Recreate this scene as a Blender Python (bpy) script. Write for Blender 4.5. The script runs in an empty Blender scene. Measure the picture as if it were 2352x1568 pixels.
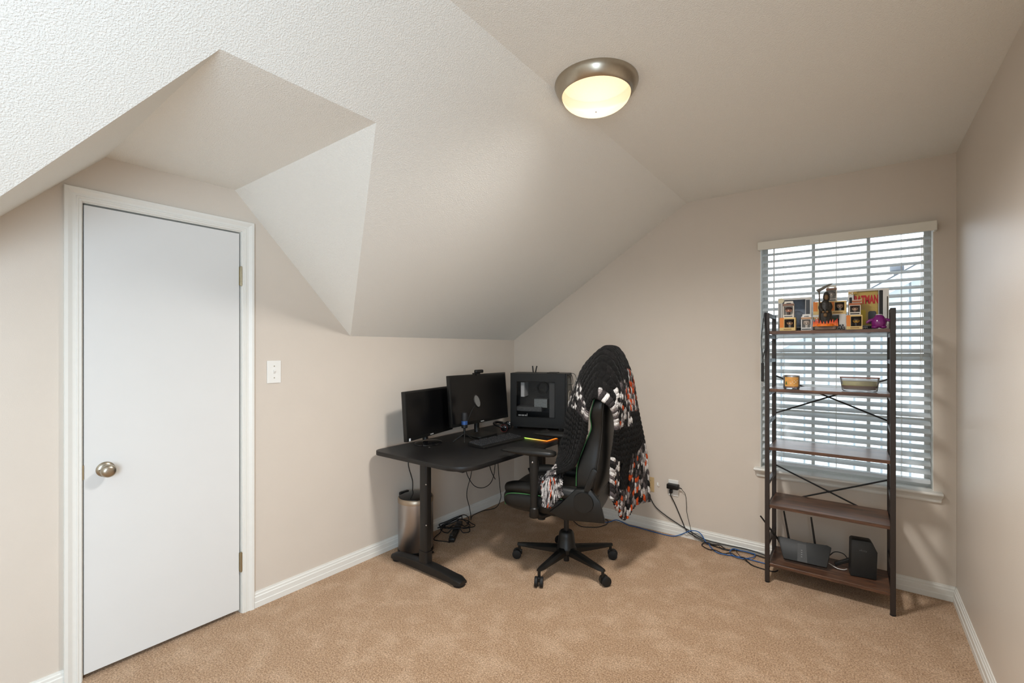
import bpy, bmesh, math, random
from mathutils import Vector, Matrix
random.seed(7)
sc = bpy.context.scene
COL = sc.collection
PI = math.pi

# ---------------------------------------------------------------- camera
FPX, Y0, YAW = 1051.79, 800.97, 0.6446
CAM = Vector((2.57, -3.4522, 1.38))
cd = bpy.data.cameras.new('camera'); cam = bpy.data.objects.new('camera', cd); COL.objects.link(cam)
cd.sensor_width = 36; cd.lens = FPX * 36 / 2352; cd.shift_y = (Y0 - 784) / 2352
cd.clip_start = 0.02; cd.clip_end = 200
cam.location = CAM; cam.rotation_euler = (PI / 2, 0, YAW)
sc.camera = cam

# ---------------------------------------------------------------- world, lights, exposure
world = bpy.data.worlds.new('overcast_sky'); sc.world = world; world.use_nodes = True
bg = world.node_tree.nodes['Background']
bg.inputs[0].default_value = (0.87, 0.94, 1.0, 1); bg.inputs[1].default_value = 3.0
RIGHT_WINDOW_POWER = 62; LAMP_POWER = 225
sc.view_settings.view_transform = 'Standard'
sc.view_settings.look = 'None'
sc.view_settings.exposure = 0.28
sc.view_settings.gamma = 1.0
sc.view_settings.use_curve_mapping = False

# room numbers
W, H, HK, XS, YB = 3.0064, 2.45, 1.4613, 1.574, -5.6
YK1, YD2, YD1, YK0, HD = -1.742, -2.4195, -2.93, -3.62, 2.2008
XD = (HD - HK) / (H - HK) * XS

lt = bpy.data.lights.new('window_right_offscreen', 'AREA'); lt.shape = 'RECTANGLE'; lt.size = 1.05; lt.size_y = 1.35
lt.energy = RIGHT_WINDOW_POWER; lt.color = (0.72, 0.92, 1.12)
lo = bpy.data.objects.new('window_right_offscreen', lt); COL.objects.link(lo)
lo.location = (W + 0.03, -4.45, 1.33); lo.rotation_euler = (0, PI / 2, 0)

# ---------------------------------------------------------------- pixel helpers
_s, _c = math.sin(YAW), math.cos(YAW)
def ray(x, y):
    u = (x - 1176) / FPX; v = -(y - Y0) / FPX
    return Vector((-_s + _c * u, _c + _s * u, v))
def at(x, y, ax, val):
    r = ray(x, y); i = 'xyz'.index(ax); return CAM + r * ((val - CAM[i]) / r[i])

# ---------------------------------------------------------------- materials
MATS = {}
def lin(c):
    return tuple(((v / 255) / 12.92 if v / 255 <= 0.04045 else ((v / 255 + 0.055) / 1.055) ** 2.4) for v in c)
def mat(name, rgb, rough=0.5, metal=0.0, spec=0.5, noise=0.0, nscale=40, bump=0.0, bscale=200, alpha=1, emit=None, estr=0, coat=0, sheen=0, ani=0, trans=0, ior=1.45):
    if name in MATS: return MATS[name]
    m = bpy.data.materials.new(name); m.use_nodes = True
    nt = m.node_tree; b = nt.nodes['Principled BSDF']
    col = (*lin(rgb), 1)
    b.inputs['Base Color'].default_value = col
    b.inputs['Roughness'].default_value = rough; b.inputs['Metallic'].default_value = metal
    b.inputs['Specular IOR Level'].default_value = spec
    b.inputs['Coat Weight'].default_value = coat; b.inputs['Sheen Weight'].default_value = sheen
    b.inputs['Transmission Weight'].default_value = trans; b.inputs['IOR'].default_value = ior
    if ani: b.inputs['Anisotropic'].default_value = ani
    if emit: b.inputs['Emission Color'].default_value = (*lin(emit), 1); b.inputs['Emission Strength'].default_value = estr
    tc = nt.nodes.new('ShaderNodeTexCoord')
    n = nt.nodes.new('ShaderNodeTexNoise'); n.inputs['Scale'].default_value = nscale; n.inputs['Detail'].default_value = 3
    nt.links.new(tc.outputs['Object'], n.inputs['Vector'])
    mx = nt.nodes.new('ShaderNodeMix'); mx.data_type = 'RGBA'
    k = max(noise, 0.02)
    mx.inputs['A'].default_value = (*[v * (1 - k) for v in col[:3]], 1)
    mx.inputs['B'].default_value = (*[min(1, v * (1 + k)) for v in col[:3]], 1)
    nt.links.new(n.outputs['Fac'], mx.inputs['Factor']); nt.links.new(mx.outputs['Result'], b.inputs['Base Color'])
    if bump:
        n2 = nt.nodes.new('ShaderNodeTexNoise'); n2.inputs['Scale'].default_value = bscale; n2.inputs['Detail'].default_value = 2
        nt.links.new(tc.outputs['Object'], n2.inputs['Vector'])
        bp = nt.nodes.new('ShaderNodeBump'); bp.inputs['Strength'].default_value = 0.6; bp.inputs['Distance'].default_value = bump
        nt.links.new(n2.outputs['Fac'], bp.inputs['Height']); nt.links.new(bp.outputs['Normal'], b.inputs['Normal'])
    MATS[name] = m
    return m

def carpet():
    m = bpy.data.materials.new('carpet'); m.use_nodes = True; nt = m.node_tree; N = nt.nodes; Lk = nt.links
    b = N['Principled BSDF']; b.inputs['Roughness'].default_value = 0.95; b.inputs['Specular IOR Level'].default_value = 0.1
    b.inputs['Sheen Weight'].default_value = 0.15
    tc = N.new('ShaderNodeTexCoord')
    def noise(s, d, r=.6):
        n = N.new('ShaderNodeTexNoise'); n.inputs['Scale'].default_value = s; n.inputs['Detail'].default_value = d; n.inputs['Roughness'].default_value = r
        Lk.new(tc.outputs['Object'], n.inputs['Vector']); return n
    fine = noise(155, 4, .7); mid = noise(80, 3); big = noise(6.5, 5, .65); wide = noise(1.3, 2)
    r1 = N.new('ShaderNodeValToRGB'); e = r1.color_ramp.elements
    e[0].position = .38; e[0].color = (*lin((122, 88, 60)), 1)
    e[1].position = .64; e[1].color = (*lin((252, 222, 188)), 1)
    x = r1.color_ramp.elements.new(.5); x.color = (*lin((204, 166, 130)), 1)
    Lk.new(fine.outputs['Fac'], r1.inputs['Fac'])
    r2 = N.new('ShaderNodeValToRGB'); e = r2.color_ramp.elements
    e[0].position = .46; e[0].color = (*lin((190, 150, 114)), 1); e[1].position = .66; e[1].color = (*lin((236, 202, 170)), 1)
    Lk.new(big.outputs['Fac'], r2.inputs['Fac'])
    mx = N.new('ShaderNodeMix'); mx.data_type = 'RGBA'; mx.inputs['Factor'].default_value = .38
    Lk.new(r1.outputs['Color'], mx.inputs['A']); Lk.new(r2.outputs['Color'], mx.inputs['B'])
    r3 = N.new('ShaderNodeValToRGB'); e = r3.color_ramp.elements
    e[0].position = .35; e[0].color = (.82, .82, .82, 1); e[1].position = .65; e[1].color = (1, 1, 1, 1)
    Lk.new(mid.outputs['Fac'], r3.inputs['Fac'])
    m2 = N.new('ShaderNodeMix'); m2.data_type = 'RGBA'; m2.blend_type = 'MULTIPLY'; m2.inputs['Factor'].default_value = .8
    Lk.new(mx.outputs['Result'], m2.inputs['A']); Lk.new(r3.outputs['Color'], m2.inputs['B'])
    Lk.new(m2.outputs['Result'], b.inputs['Base Color'])
    bp = N.new('ShaderNodeBump'); bp.inputs['Strength'].default_value = .9; bp.inputs['Distance'].default_value = .009
    Lk.new(fine.outputs['Fac'], bp.inputs['Height']); Lk.new(bp.outputs['Normal'], b.inputs['Normal'])
    return m
def popcorn():
    m = bpy.data.materials.new('textured_ceiling_paint'); m.use_nodes = True; nt = m.node_tree; N = nt.nodes; Lk = nt.links
    b = N['Principled BSDF']; b.inputs['Roughness'].default_value = .85; b.inputs['Specular IOR Level'].default_value = .25
    b.inputs['Base Color'].default_value = (*lin((244, 243, 237)), 1)
    tc = N.new('ShaderNodeTexCoord')
    n = N.new('ShaderNodeTexNoise'); n.inputs['Scale'].default_value = 215; n.inputs['Detail'].default_value = 1.5; n.inputs['Roughness'].default_value = .55
    Lk.new(tc.outputs['Object'], n.inputs['Vector'])
    r = N.new('ShaderNodeValToRGB'); r.color_ramp.elements[0].position = .42; r.color_ramp.elements[1].position = .66
    Lk.new(n.outputs['Fac'], r.inputs['Fac'])
    bp = N.new('ShaderNodeBump'); bp.inputs['Strength'].default_value = .6; bp.inputs['Distance'].default_value = .0016
    Lk.new(r.outputs['Color'], bp.inputs['Height']); Lk.new(bp.outputs['Normal'], b.inputs['Normal'])
    return m
def wood():
    m = bpy.data.materials.new('rustic_brown_board'); m.use_nodes = True; nt = m.node_tree; N = nt.nodes; Lk = nt.links
    b = N['Principled BSDF']; b.inputs['Roughness'].default_value = .32; b.inputs['Specular IOR Level'].default_value = .5
    tc = N.new('ShaderNodeTexCoord'); mp = N.new('ShaderNodeMapping'); mp.inputs['Scale'].default_value = (2.5, 26, 26)
    Lk.new(tc.outputs['Object'], mp.inputs['Vector'])
    n = N.new('ShaderNodeTexNoise'); n.inputs['Scale'].default_value = 2.2; n.inputs['Detail'].default_value = 6; n.inputs['Roughness'].default_value = .65
    Lk.new(mp.outputs['Vector'], n.inputs['Vector'])
    r = N.new('ShaderNodeValToRGB'); e = r.color_ramp.elements
    e[0].position = .3; e[0].color = (*lin((52, 38, 31)), 1); e[1].position = .72; e[1].color = (*lin((128, 88, 62)), 1)
    x = e.new(.5); x.color = (*lin((88, 62, 48)), 1)
    Lk.new(n.outputs['Fac'], r.inputs['Fac']); Lk.new(r.outputs['Color'], b.inputs['Base Color'])
    return m
def glassmat(name, rgb=(255, 255, 255), fac=.10, ior=1.45, haze=0):
    m = bpy.data.materials.new(name); m.use_nodes = True; nt = m.node_tree; N = nt.nodes; Lk = nt.links
    N.remove(N['Principled BSDF'])
    t = N.new('ShaderNodeBsdfTransparent'); t.inputs[0].default_value = (*lin(rgb), 1)
    g = N.new('ShaderNodeBsdfGlossy'); g.inputs['Roughness'].default_value = .03
    fr = N.new('ShaderNodeFresnel'); fr.inputs['IOR'].default_value = ior
    mt = N.new('ShaderNodeMath'); mt.operation = 'ADD'; mt.inputs[1].default_value = fac
    mt.use_clamp = True
    Lk.new(fr.outputs[0], mt.inputs[0])
    tc = N.new('ShaderNodeTexCoord'); nz = N.new('ShaderNodeTexNoise'); nz.inputs['Scale'].default_value = 3
    Lk.new(tc.outputs['Object'], nz.inputs['Vector'])
    m2 = N.new('ShaderNodeMath'); m2.operation = 'MULTIPLY'; Lk.new(mt.outputs[0], m2.inputs[0])
    m3 = N.new('ShaderNodeMath'); m3.operation = 'MULTIPLY_ADD'; m3.inputs[1].default_value = .1; m3.inputs[2].default_value = .95
    Lk.new(nz.outputs['Fac'], m3.inputs[0]); Lk.new(m3.outputs[0], m2.inputs[1])
    mx = N.new('ShaderNodeMixShader'); Lk.new(m2.outputs[0], mx.inputs[0]); Lk.new(t.outputs[0], mx.inputs[1]); Lk.new(g.outputs[0], mx.inputs[2])
    last = mx
    if haze:
        dfn = N.new('ShaderNodeBsdfDiffuse'); dfn.inputs[0].default_value = (.9, .92, .92, 1)
        last = N.new('ShaderNodeMixShader'); last.inputs[0].default_value = haze; Lk.new(mx.outputs[0], last.inputs[1]); Lk.new(dfn.outputs[0], last.inputs[2])
    Lk.new(last.outputs[0], N['Material Output'].inputs['Surface'])
    return m

M_CARPET = carpet(); M_CEIL = popcorn(); M_WOOD = wood()
M_WALL = mat('beige_wall_paint', (216, 205, 192), .4, spec=.45, noise=.015, nscale=6, bump=.0006, bscale=260)
M_TRIM = mat('white_trim_paint', (232, 230, 223), .38, noise=.01)
M_DOOR = mat('white_door_paint', (224, 223, 220), .42, noise=.012, nscale=5)
M_NICKEL = mat('brushed_nickel', (176, 166, 150), .3, metal=1, noise=.08, nscale=90)
M_BRASSY = mat('hinge_nickel', (176, 166, 140), .35, metal=1, noise=.1, nscale=60)
M_PLASTW = mat('white_plastic', (238, 236, 230), .3)
M_TANP = mat('almond_plastic', (206, 178, 132), .35)
M_DARKHOLE = mat('dark_slot', (30, 28, 26), .8)
M_BLKMET = mat('black_powder_coat', (27, 26, 25), .42, noise=.06, bump=.0003, bscale=500)
M_BLKPLA = mat('black_plastic', (19, 19, 18), .42, noise=.05)
M_BLKGLOSS = mat('glossy_black_plastic', (16, 16, 17), .12, noise=.05)
M_SCREEN = mat('dark_screen', (12, 12, 13), .28, spec=.4, noise=.05)
M_LEATHER = mat('black_leatherette', (18, 18, 17), .4, noise=.08, bump=.0006, bscale=420)
M_RUBBER = mat('black_rubber', (22, 22, 22), .6)
M_CABLE = mat('black_cable', (22, 21, 21), .5)
M_CABLEBLUE = mat('blue_cable', (34, 92, 158), .4)
M_CABLEWHITE = mat('white_cable', (222, 220, 214), .4)
M_STEEL = mat('brushed_steel', (186, 184, 184), .36, metal=1, noise=.06, nscale=20)
M_GREEN = mat('green_piping', (58, 110, 62), .5)
M_GLASS = glassmat('clear_glass', fac=.03)
M_FILM = glassmat('clear_plastic_film', fac=.0, ior=1.12)
M_JAR = glassmat('jar_glass', fac=.0, ior=1.3, haze=.10)

# ---------------------------------------------------------------- mesh helpers
class MB:
    def __init__(s): s.v = []; s.f = []; s.M = None
    def add(s, vs, fs):
        k = len(s.v)
        for p in vs:
            p = Vector(p); s.v.append(s.M @ p if s.M else p)
        s.f += [tuple(i + k for i in f) for f in fs]; return s
    def box(s, x0, x1, y0, y1, z0, z1, R=None):
        vs = [(x, y, z) for x in (x0, x1) for y in (y0, y1) for z in (z0, z1)]
        if R: vs = [R @ Vector(v) for v in vs]
        return s.add(vs, [(0, 1, 3, 2), (4, 6, 7, 5), (0, 4, 5, 1), (2, 3, 7, 6), (0, 2, 6, 4), (1, 5, 7, 3)])
    def frame(s, x0, x1, z0, z1, l, r, t, b, y0, y1):
        # rectangular frame in the xz plane without overlapping pieces
        s.box(x0, x0 + l, y0, y1, z0, z1); s.box(x1 - r, x1, y0, y1, z0, z1)
        s.box(x0 + l, x1 - r, y0, y1, z0, z0 + b); return s.box(x0 + l, x1 - r, y0, y1, z1 - t, z1)
    def prism(s, pts, a, b, ax='z'):
        # pts 2D polygon; extruded from a to b along ax
        n = len(pts)
        def mk(p, t):
            return {'z': (p[0], p[1], t), 'y': (p[0], t, p[1]), 'x': (t, p[0], p[1])}[ax]
        vs = [mk(p, a) for p in pts] + [mk(p, b) for p in pts]
        return s.add(vs, [tuple(range(n))[::-1], tuple(range(n, 2 * n))] + [(i, (i + 1) % n, n + (i + 1) % n, n + i) for i in range(n)])
    def lathe(s, prof, seg=28, c=(0, 0, 0), R=None, cap=True):
        vs = []; fs = []
        for (r, z) in prof:
            for k in range(seg):
                a = 2 * PI * k / seg; v = Vector((r * math.cos(a), r * math.sin(a), z))
                if R: v = R @ v
                vs.append(v + Vector(c))
        for i in range(len(prof) - 1):
            for k in range(seg):
                k2 = (k + 1) % seg
                fs.append((i * seg + k, i * seg + k2, (i + 1) * seg + k2, (i + 1) * seg + k))
        if cap:
            if prof[0][0] > 1e-5: fs.append(tuple(range(seg))[::-1])
            if prof[-1][0] > 1e-5: fs.append(tuple((len(prof) - 1) * seg + k for k in range(seg)))
        return s.add(vs, fs)
    def cyl(s, a, b, r, r2=None, seg=16):
        a = Vector(a); b = Vector(b); r2 = r if r2 is None else r2; d = b - a
        q = Vector((0, 0, 1)).rotation_difference(d.normalized()).to_matrix()
        return s.lathe([(r, 0), (r2, d.length)], seg, a, q)
    def tube(s, pts, r, seg=8, res=6, close=False, rs=None):
        pts = [Vector(p) for p in pts]
        P = smooth_path(pts, res, close) if res > 1 else pts
        n = len(P); vs = []; fs = []
        up = None
        for i, p in enumerate(P):
            if close: t = P[(i + 1) % n] - P[i - 1]
            else: t = P[min(i + 1, n - 1)] - P[max(i - 1, 0)]
            t = t.normalized() if t.length > 1e-9 else Vector((0, 0, 1))
            if up is None:
                up = Vector((0, 0, 1)) if abs(t.z) < .9 else Vector((1, 0, 0))
            up = (up - t * up.dot(t))
            up = up.normalized() if up.length > 1e-6 else t.orthogonal().normalized()
            sd = t.cross(up)
            rr = r if rs is None else rs[0] + (rs[1] - rs[0]) * i / (n - 1)
            for k in range(seg):
                a = 2 * PI * k / seg; vs.append(p + (up * math.cos(a) + sd * math.sin(a)) * rr)
        m = n if close else n - 1
        for i in range(m):
            j = (i + 1) % n
            for k in range(seg):
                k2 = (k + 1) % seg; fs.append((i * seg + k, i * seg + k2, j * seg + k2, j * seg + k))
        if not close: fs += [tuple(range(seg))[::-1], tuple((n - 1) * seg + k for k in range(seg))]
        return s.add(vs, fs)
    def ball(s, c, rx, ry=None, rz=None, seg=20, rings=12):
        ry = rx if ry is None else ry; rz = rx if rz is None else rz
        pr = [(math.sin(PI * i / rings), -math.cos(PI * i / rings)) for i in range(rings + 1)]
        vs = []; fs = []
        for (r, z) in pr:
            for k in range(seg):
                a = 2 * PI * k / seg; vs.append((c[0] + rx * r * math.cos(a), c[1] + ry * r * math.sin(a), c[2] + rz * z))
        for i in range(rings):
            for k in range(seg):
                k2 = (k + 1) % seg; fs.append((i * seg + k, i * seg + k2, (i + 1) * seg + k2, (i + 1) * seg + k))
        return s.add(vs, fs)
    def grid(s, rows, close_u=False, close_v=False):
        nu = len(rows); nv = len(rows[0]); vs = [p for r in rows for p in r]; fs = []
        for i in range(nu if close_u else nu - 1):
            for j in range(nv if close_v else nv - 1):
                i2 = (i + 1) % nu; j2 = (j + 1) % nv
                fs.append((i * nv + j, i * nv + j2, i2 * nv + j2, i2 * nv + j))
        return s.add(vs, fs)

def cr(p0, p1, p2, p3, t):
    return 0.5 * ((2 * p1) + (p2 - p0) * t + (2 * p0 - 5 * p1 + 4 * p2 - p3) * t * t + (3 * p1 - p0 - 3 * p2 + p3) * t ** 3)
def smooth_path(P, res, close=False):
    n = len(P); out = []
    if n < 3 and not close:
        return [P[0].lerp(P[1], k / res) for k in range(res + 1)]
    for i in range(n if close else n - 1):
        if close: a, b, c, d = P[i - 1], P[i], P[(i + 1) % n], P[(i + 2) % n]
        else: a, b, c, d = P[max(i - 1, 0)], P[i], P[i + 1], P[min(i + 2, n - 1)]
        for k in range(res): out.append(cr(a, b, c, d, k / res))
    if not close: out.append(P[-1].copy())
    return out
def rrect(x0, x1, y0, y1, r, n=6):
    rs = r if isinstance(r, (tuple, list)) else (r,) * 4
    out = []
    for (cx, cy, a0, q) in ((x1, y1, 0, rs[0]), (x0, y1, 90, rs[1]), (x0, y0, 180, rs[2]), (x1, y0, 270, rs[3])):
        sx = -1 if cx == x1 else 1; sy = -1 if cy == y1 else 1
        for k in range(n + 1):
            a = math.radians(a0 + 90 * k / n); out.append((cx + sx * q + q * math.cos(a), cy + sy * q + q * math.sin(a)))
    return out

def link(name, data): o = bpy.data.objects.new(name, data); COL.objects.link(o); return o
def obj(name, mb, m, parent=None, smooth=0, bevel=0, seg=2, label=None, solid=0, weld=False):
    me = bpy.data.meshes.new(name)
    bm = bmesh.new()
    bv = [bm.verts.new(v) for v in mb.v]
    for f in mb.f:
        try: bm.faces.new([bv[i] for i in f])
        except ValueError: pass
    bmesh.ops.remove_doubles(bm, verts=bm.verts, dist=1e-6)
    bmesh.ops.recalc_face_normals(bm, faces=bm.faces)
    if bevel:
        es = [e for e in bm.edges if len(e.link_faces) == 2 and e.calc_face_angle(0) > .5]
        bmesh.ops.bevel(bm, geom=es, offset=bevel, segments=seg, profile=.5, affect='EDGES', clamp_overlap=True)
    bm.to_mesh(me); bm.free()
    me.materials.append(m)
    if smooth:
        for p in me.polygons: p.use_smooth = True
        me.set_sharp_from_angle(angle=math.radians(smooth))
    o = link(name, me)
    if parent: o.parent = parent
    if label: o['label'] = label
    return o
def tag(o, label, cat, group=None):
    o['label'] = label; o['category'] = cat
    if group: o['group'] = group
    return o
def struct(o, label=None):
    o['kind'] = 'structure'
    if label: o['label'] = label
    return o
def thing(name, label, cat, loc=(0, 0, 0), rz=0, group=None):
    o = link(name, None); o.empty_display_size = .1; o.location = loc; o.rotation_euler = (0, 0, rz); return tag(o, label, cat, group)
def text_mesh(s, size, name, m, parent, M, ext=.0004, align='CENTER', bold=0):
    cu = bpy.data.curves.new('t', 'FONT'); cu.body = s; cu.size = size; cu.extrude = ext; cu.align_x = align; cu.align_y = 'CENTER'; cu.offset = bold
    t = bpy.data.objects.new('t', cu); COL.objects.link(t)
    me = bpy.data.meshes.new_from_object(t.evaluated_get(bpy.context.evaluated_depsgraph_get()))
    bpy.data.objects.remove(t); bpy.data.curves.remove(cu)
    me.name = name; me.transform(M); me.materials.clear(); me.materials.append(m)
    o = link(name, me); o.parent = parent; return o

def faceY(x, y, z): # text readable from -y side
    return Matrix.Translation((x, y, z)) @ Matrix.Rotation(PI / 2, 4, 'X')

# ================================================================ ROOM SHELL
T = .12
mb = MB().box(-.6, W + .14, YB - .14, .16, -.1, 0)
struct(obj('floor', mb, M_CARPET), 'tan cut pile carpet covering the whole floor')

DL, DR, DT = -3.006, -2.388, 1.992
topR = HD - (DR - YD2) * (HD - HK) / (YK1 - YD2)
topL = HD - (YD1 - DL) * (HD - HK) / (YD1 - YK0)
mb = MB()
mb.prism([(0, 0), (0, HK), (YK1, HK), (DR, topR), (DR, 0)], -T, 0, 'x')
mb.prism([(DR, DT), (DR, topR), (YD2, HD), (YD1, HD), (DL, topL), (DL, DT)], -T, 0, 'x')
mb.prism([(DL, 0), (DL, topL), (YK0, HK), (YB, HK), (YB, 0)], -T, 0, 'x')
wall_left = struct(obj('wall_left', mb, M_WALL), 'beige wall under the sloped ceiling holding the white door')
obj('door_gap_backing', MB().box(-T - .02, -T, DL - .05, DR + .05, 0, DT + .05), M_WALL, wall_left)  # unseen panel added to stop sky light leaking through the door gaps

WL, WR, WB_, WT_ = 2.055, 2.915, .575, 2.088
mb = MB()
mb.prism([(0, 0), (WL, 0), (WL, H), (XS, H), (0, HK)], 0, .14, 'y')
mb.prism([(WL, 0), (WR, 0), (WR, WB_), (WL, WB_)], 0, .14, 'y')
mb.prism([(WL, WT_), (WR, WT_), (WR, H), (WL, H)], 0, .14, 'y')
mb.prism([(WR, 0), (W, 0), (W, H), (WR, H)], 0, .14, 'y')
struct(obj('wall_far', mb, M_WALL), 'beige gable wall holding the window with blinds')

RY0, RY1, RZ0, RZ1 = -5.0, -3.9, .62, 2.04
mb = MB()
mb.prism([(0.14, 0), (RY1, 0), (RY1, H), (0.14, H)], W, W + T, 'x')
mb.prism([(RY1, 0), (RY0, 0), (RY0, RZ0), (RY1, RZ0)], W, W + T, 'x')
mb.prism([(RY1, RZ1), (RY0, RZ1), (RY0, H), (RY1, H)], W, W + T, 'x')
mb.prism([(RY0, 0), (YB, 0), (YB, H), (RY0, H)], W, W + T, 'x')
struct(obj('wall_right', mb, M_WALL), 'plain beige wall beside the shelf')
mb = MB().prism([(0, 0), (W, 0), (W, H), (XS, H), (0, HK)], YB - T, YB, 'y')
struct(obj('wall_rear', mb, M_WALL), 'plain beige wall closing the room behind')

mb = MB().box(XS, W + T, YB - T, .14, H, H + .1)
ceil = struct(obj('ceiling', mb, M_CEIL), 'off white textured flat ceiling with the round light')
def P3(x, y, z): return (x, y, z)
D3 = (XD, YD2, HD); D4 = (XD, YD1, HD); D2 = (0, YD2, HD); D1 = (0, YD1, HD); K1 = (0, YK1, HK); K0 = (0, YK0, HK)
mb = MB()
for poly in ([(0, .14, HK), (XS, .14, H), (XS, YD2, H), D3, K1], [D3, (XS, YD2, H), (XS, YD1, H), D4], [D4, (XS, YD1, H), (XS, YB - T, H), (0, YB - T, HK), K0]):
    mb.add(poly, [tuple(range(len(poly)))])
slope = obj('slope', mb, M_CEIL, ceil, label='long sloped textured ceiling over the desk')
obj('dormer_soffit', MB().add([D1, D2, D3, D4], [(0, 1, 2, 3)]), M_CEIL, ceil, label='small flat textured ceiling above the door')
obj('dormer_cheek', MB().add([D2, K1, D3], [(0, 1, 2)]), M_CEIL, ceil)
obj('dormer_cheek', MB().add([D1, D4, K0], [(0, 1, 2)]), M_CEIL, ceil)

# baseboards
BP = [(0, 0), (.015, 0), (.015, .028), (.0125, .031), (.0125, .056), (.0088, .06), (.0088, .070), (.0052, .074), (.0042, .082), (0, .082)]
def base(name, p, q, nrm, label):
    p = Vector((*p, 0)); q = Vector((*q, 0)); n = Vector((*nrm, 0)); mb = MB()
    vs = [p + n * d + Vector((0, 0, z)) for d, z in BP] + [q + n * d + Vector((0, 0, z)) for d, z in BP]
    k = len(BP)
    mb.add(vs, [tuple(range(k)), tuple(range(k, 2 * k))[::-1]] + [(i, (i + 1) % k, k + (i + 1) % k, k + i) for i in range(k)])
    return struct(obj(name, mb, M_TRIM), label)
base('baseboard_left', (0, -2.329), (0, 0), (1, 0), 'white baseboard between the door and the desk corner')
base('baseboard_left', (0, YB), (0, -3.062), (1, 0), 'white baseboard on the latch side of the door')
base('baseboard_far', (0, 0), (W, 0), (0, -1), 'white baseboard under the window')
base('baseboard_right', (W, 0), (W, YB), (-1, 0), 'white baseboard along the plain right wall')
base('baseboard_rear', (0, YB), (W, YB), (0, 1), 'white baseboard on the rear wall')

# door, casing
door = link('door_1', None); door.location = (0, -2.698, 0); struct(door, 'flat white slab door with round nickel knob')
dy = 2.698
obj('slab', MB().box(-.036, -.002, DL + .007 + dy, DR - .009 + dy, .02, 1.981), M_DOOR, door, bevel=.002, seg=1)
def xlathe(prof, c, seg=28):
    return MB().lathe(prof, seg, c, Matrix.Rotation(PI / 2, 3, 'Y'))
ky, kz = -2.9305 + dy, .865
kn = obj('knob', xlathe([(.0, .066), (.012, .0655), (.022, .062), (.0265, .055), (.0275, .048), (.025, .040), (.016, .034), (.012, .028), (.012, .006)], (-.002, ky, kz)), M_NICKEL, door, smooth=50, label='round brushed nickel knob')
obj('rose', xlathe([(.0, .010), (.02, .010), (.027, .007), (.032, .002), (.032, 0)], (-.002, ky, kz)), M_NICKEL, kn, smooth=40)
obj('screw', xlathe([(0, .0115), (.003, .0112), (.003, .009)], (-.002, ky - .022, kz), 10), M_BRASSY, kn)
for z in (1.759, .269):
    hm = MB()
    hm.cyl((.006, DR - .004 + dy, z - .048), (.006, DR - .004 + dy, z + .048), .006, seg=12)
    hm.cyl((.006, DR - .004 + dy, z - .052), (.006, DR - .004 + dy, z + .052), .0045, seg=10)
    hm.box(-.002, .002, DR - .012 + dy, DR + .004 + dy, z - .048, z + .048)
    obj('hinge', hm, M_BRASSY, door, smooth=40)
obj('latch_plate', MB().box(-.004, .0015, DL + .001 + dy, DL + .006 + dy, kz - .03, kz + .03), M_BRASSY, door)
CP = [(0, -.002), (0, .008), (.004, .011), (.010, .0105), (.012, .013), (.018, .0135), (.020, .011), (.030, .012), (.040, .017), (.044, .019), (.054, .0195), (.056, .017), (.056, -.002)]
trim = link('trim_1', None); trim.location = (0, -2.698, 0); struct(trim, 'white moulded casing around the door')
rows = []
for u, h in CP:
    rows.append([(h, DL - u + dy, 0), (h, DL - u + dy, DT + u * .95), (h, DR + u * 1.03 + dy, DT + u * .95), (h, DR + u * 1.03 + dy, 0)])
obj('casing', MB().grid(rows), M_TRIM, trim)
jm = MB()
jm.box(-T, .0, DL + dy, DL + .003 + dy, 0, DT); jm.box(-T, .0, DR - .003 + dy, DR + dy, 0, DT); jm.box(-T, .0, DL + .003 + dy, DR - .003 + dy, DT - .004, DT)
obj('jamb', jm, M_TRIM, trim)
sm = MB()
sm.box(-.075, -.04, DL + .003 + dy, DL + .016 + dy, 0, DT - .004); sm.box(-.075, -.04, DR - .016 + dy, DR - .003 + dy, 0, DT - .004); sm.box(-.075, -.04, DL + .016 + dy, DR - .016 + dy, DT - .016, DT - .004)
obj('door_stop', sm, M_TRIM, trim)

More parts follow.
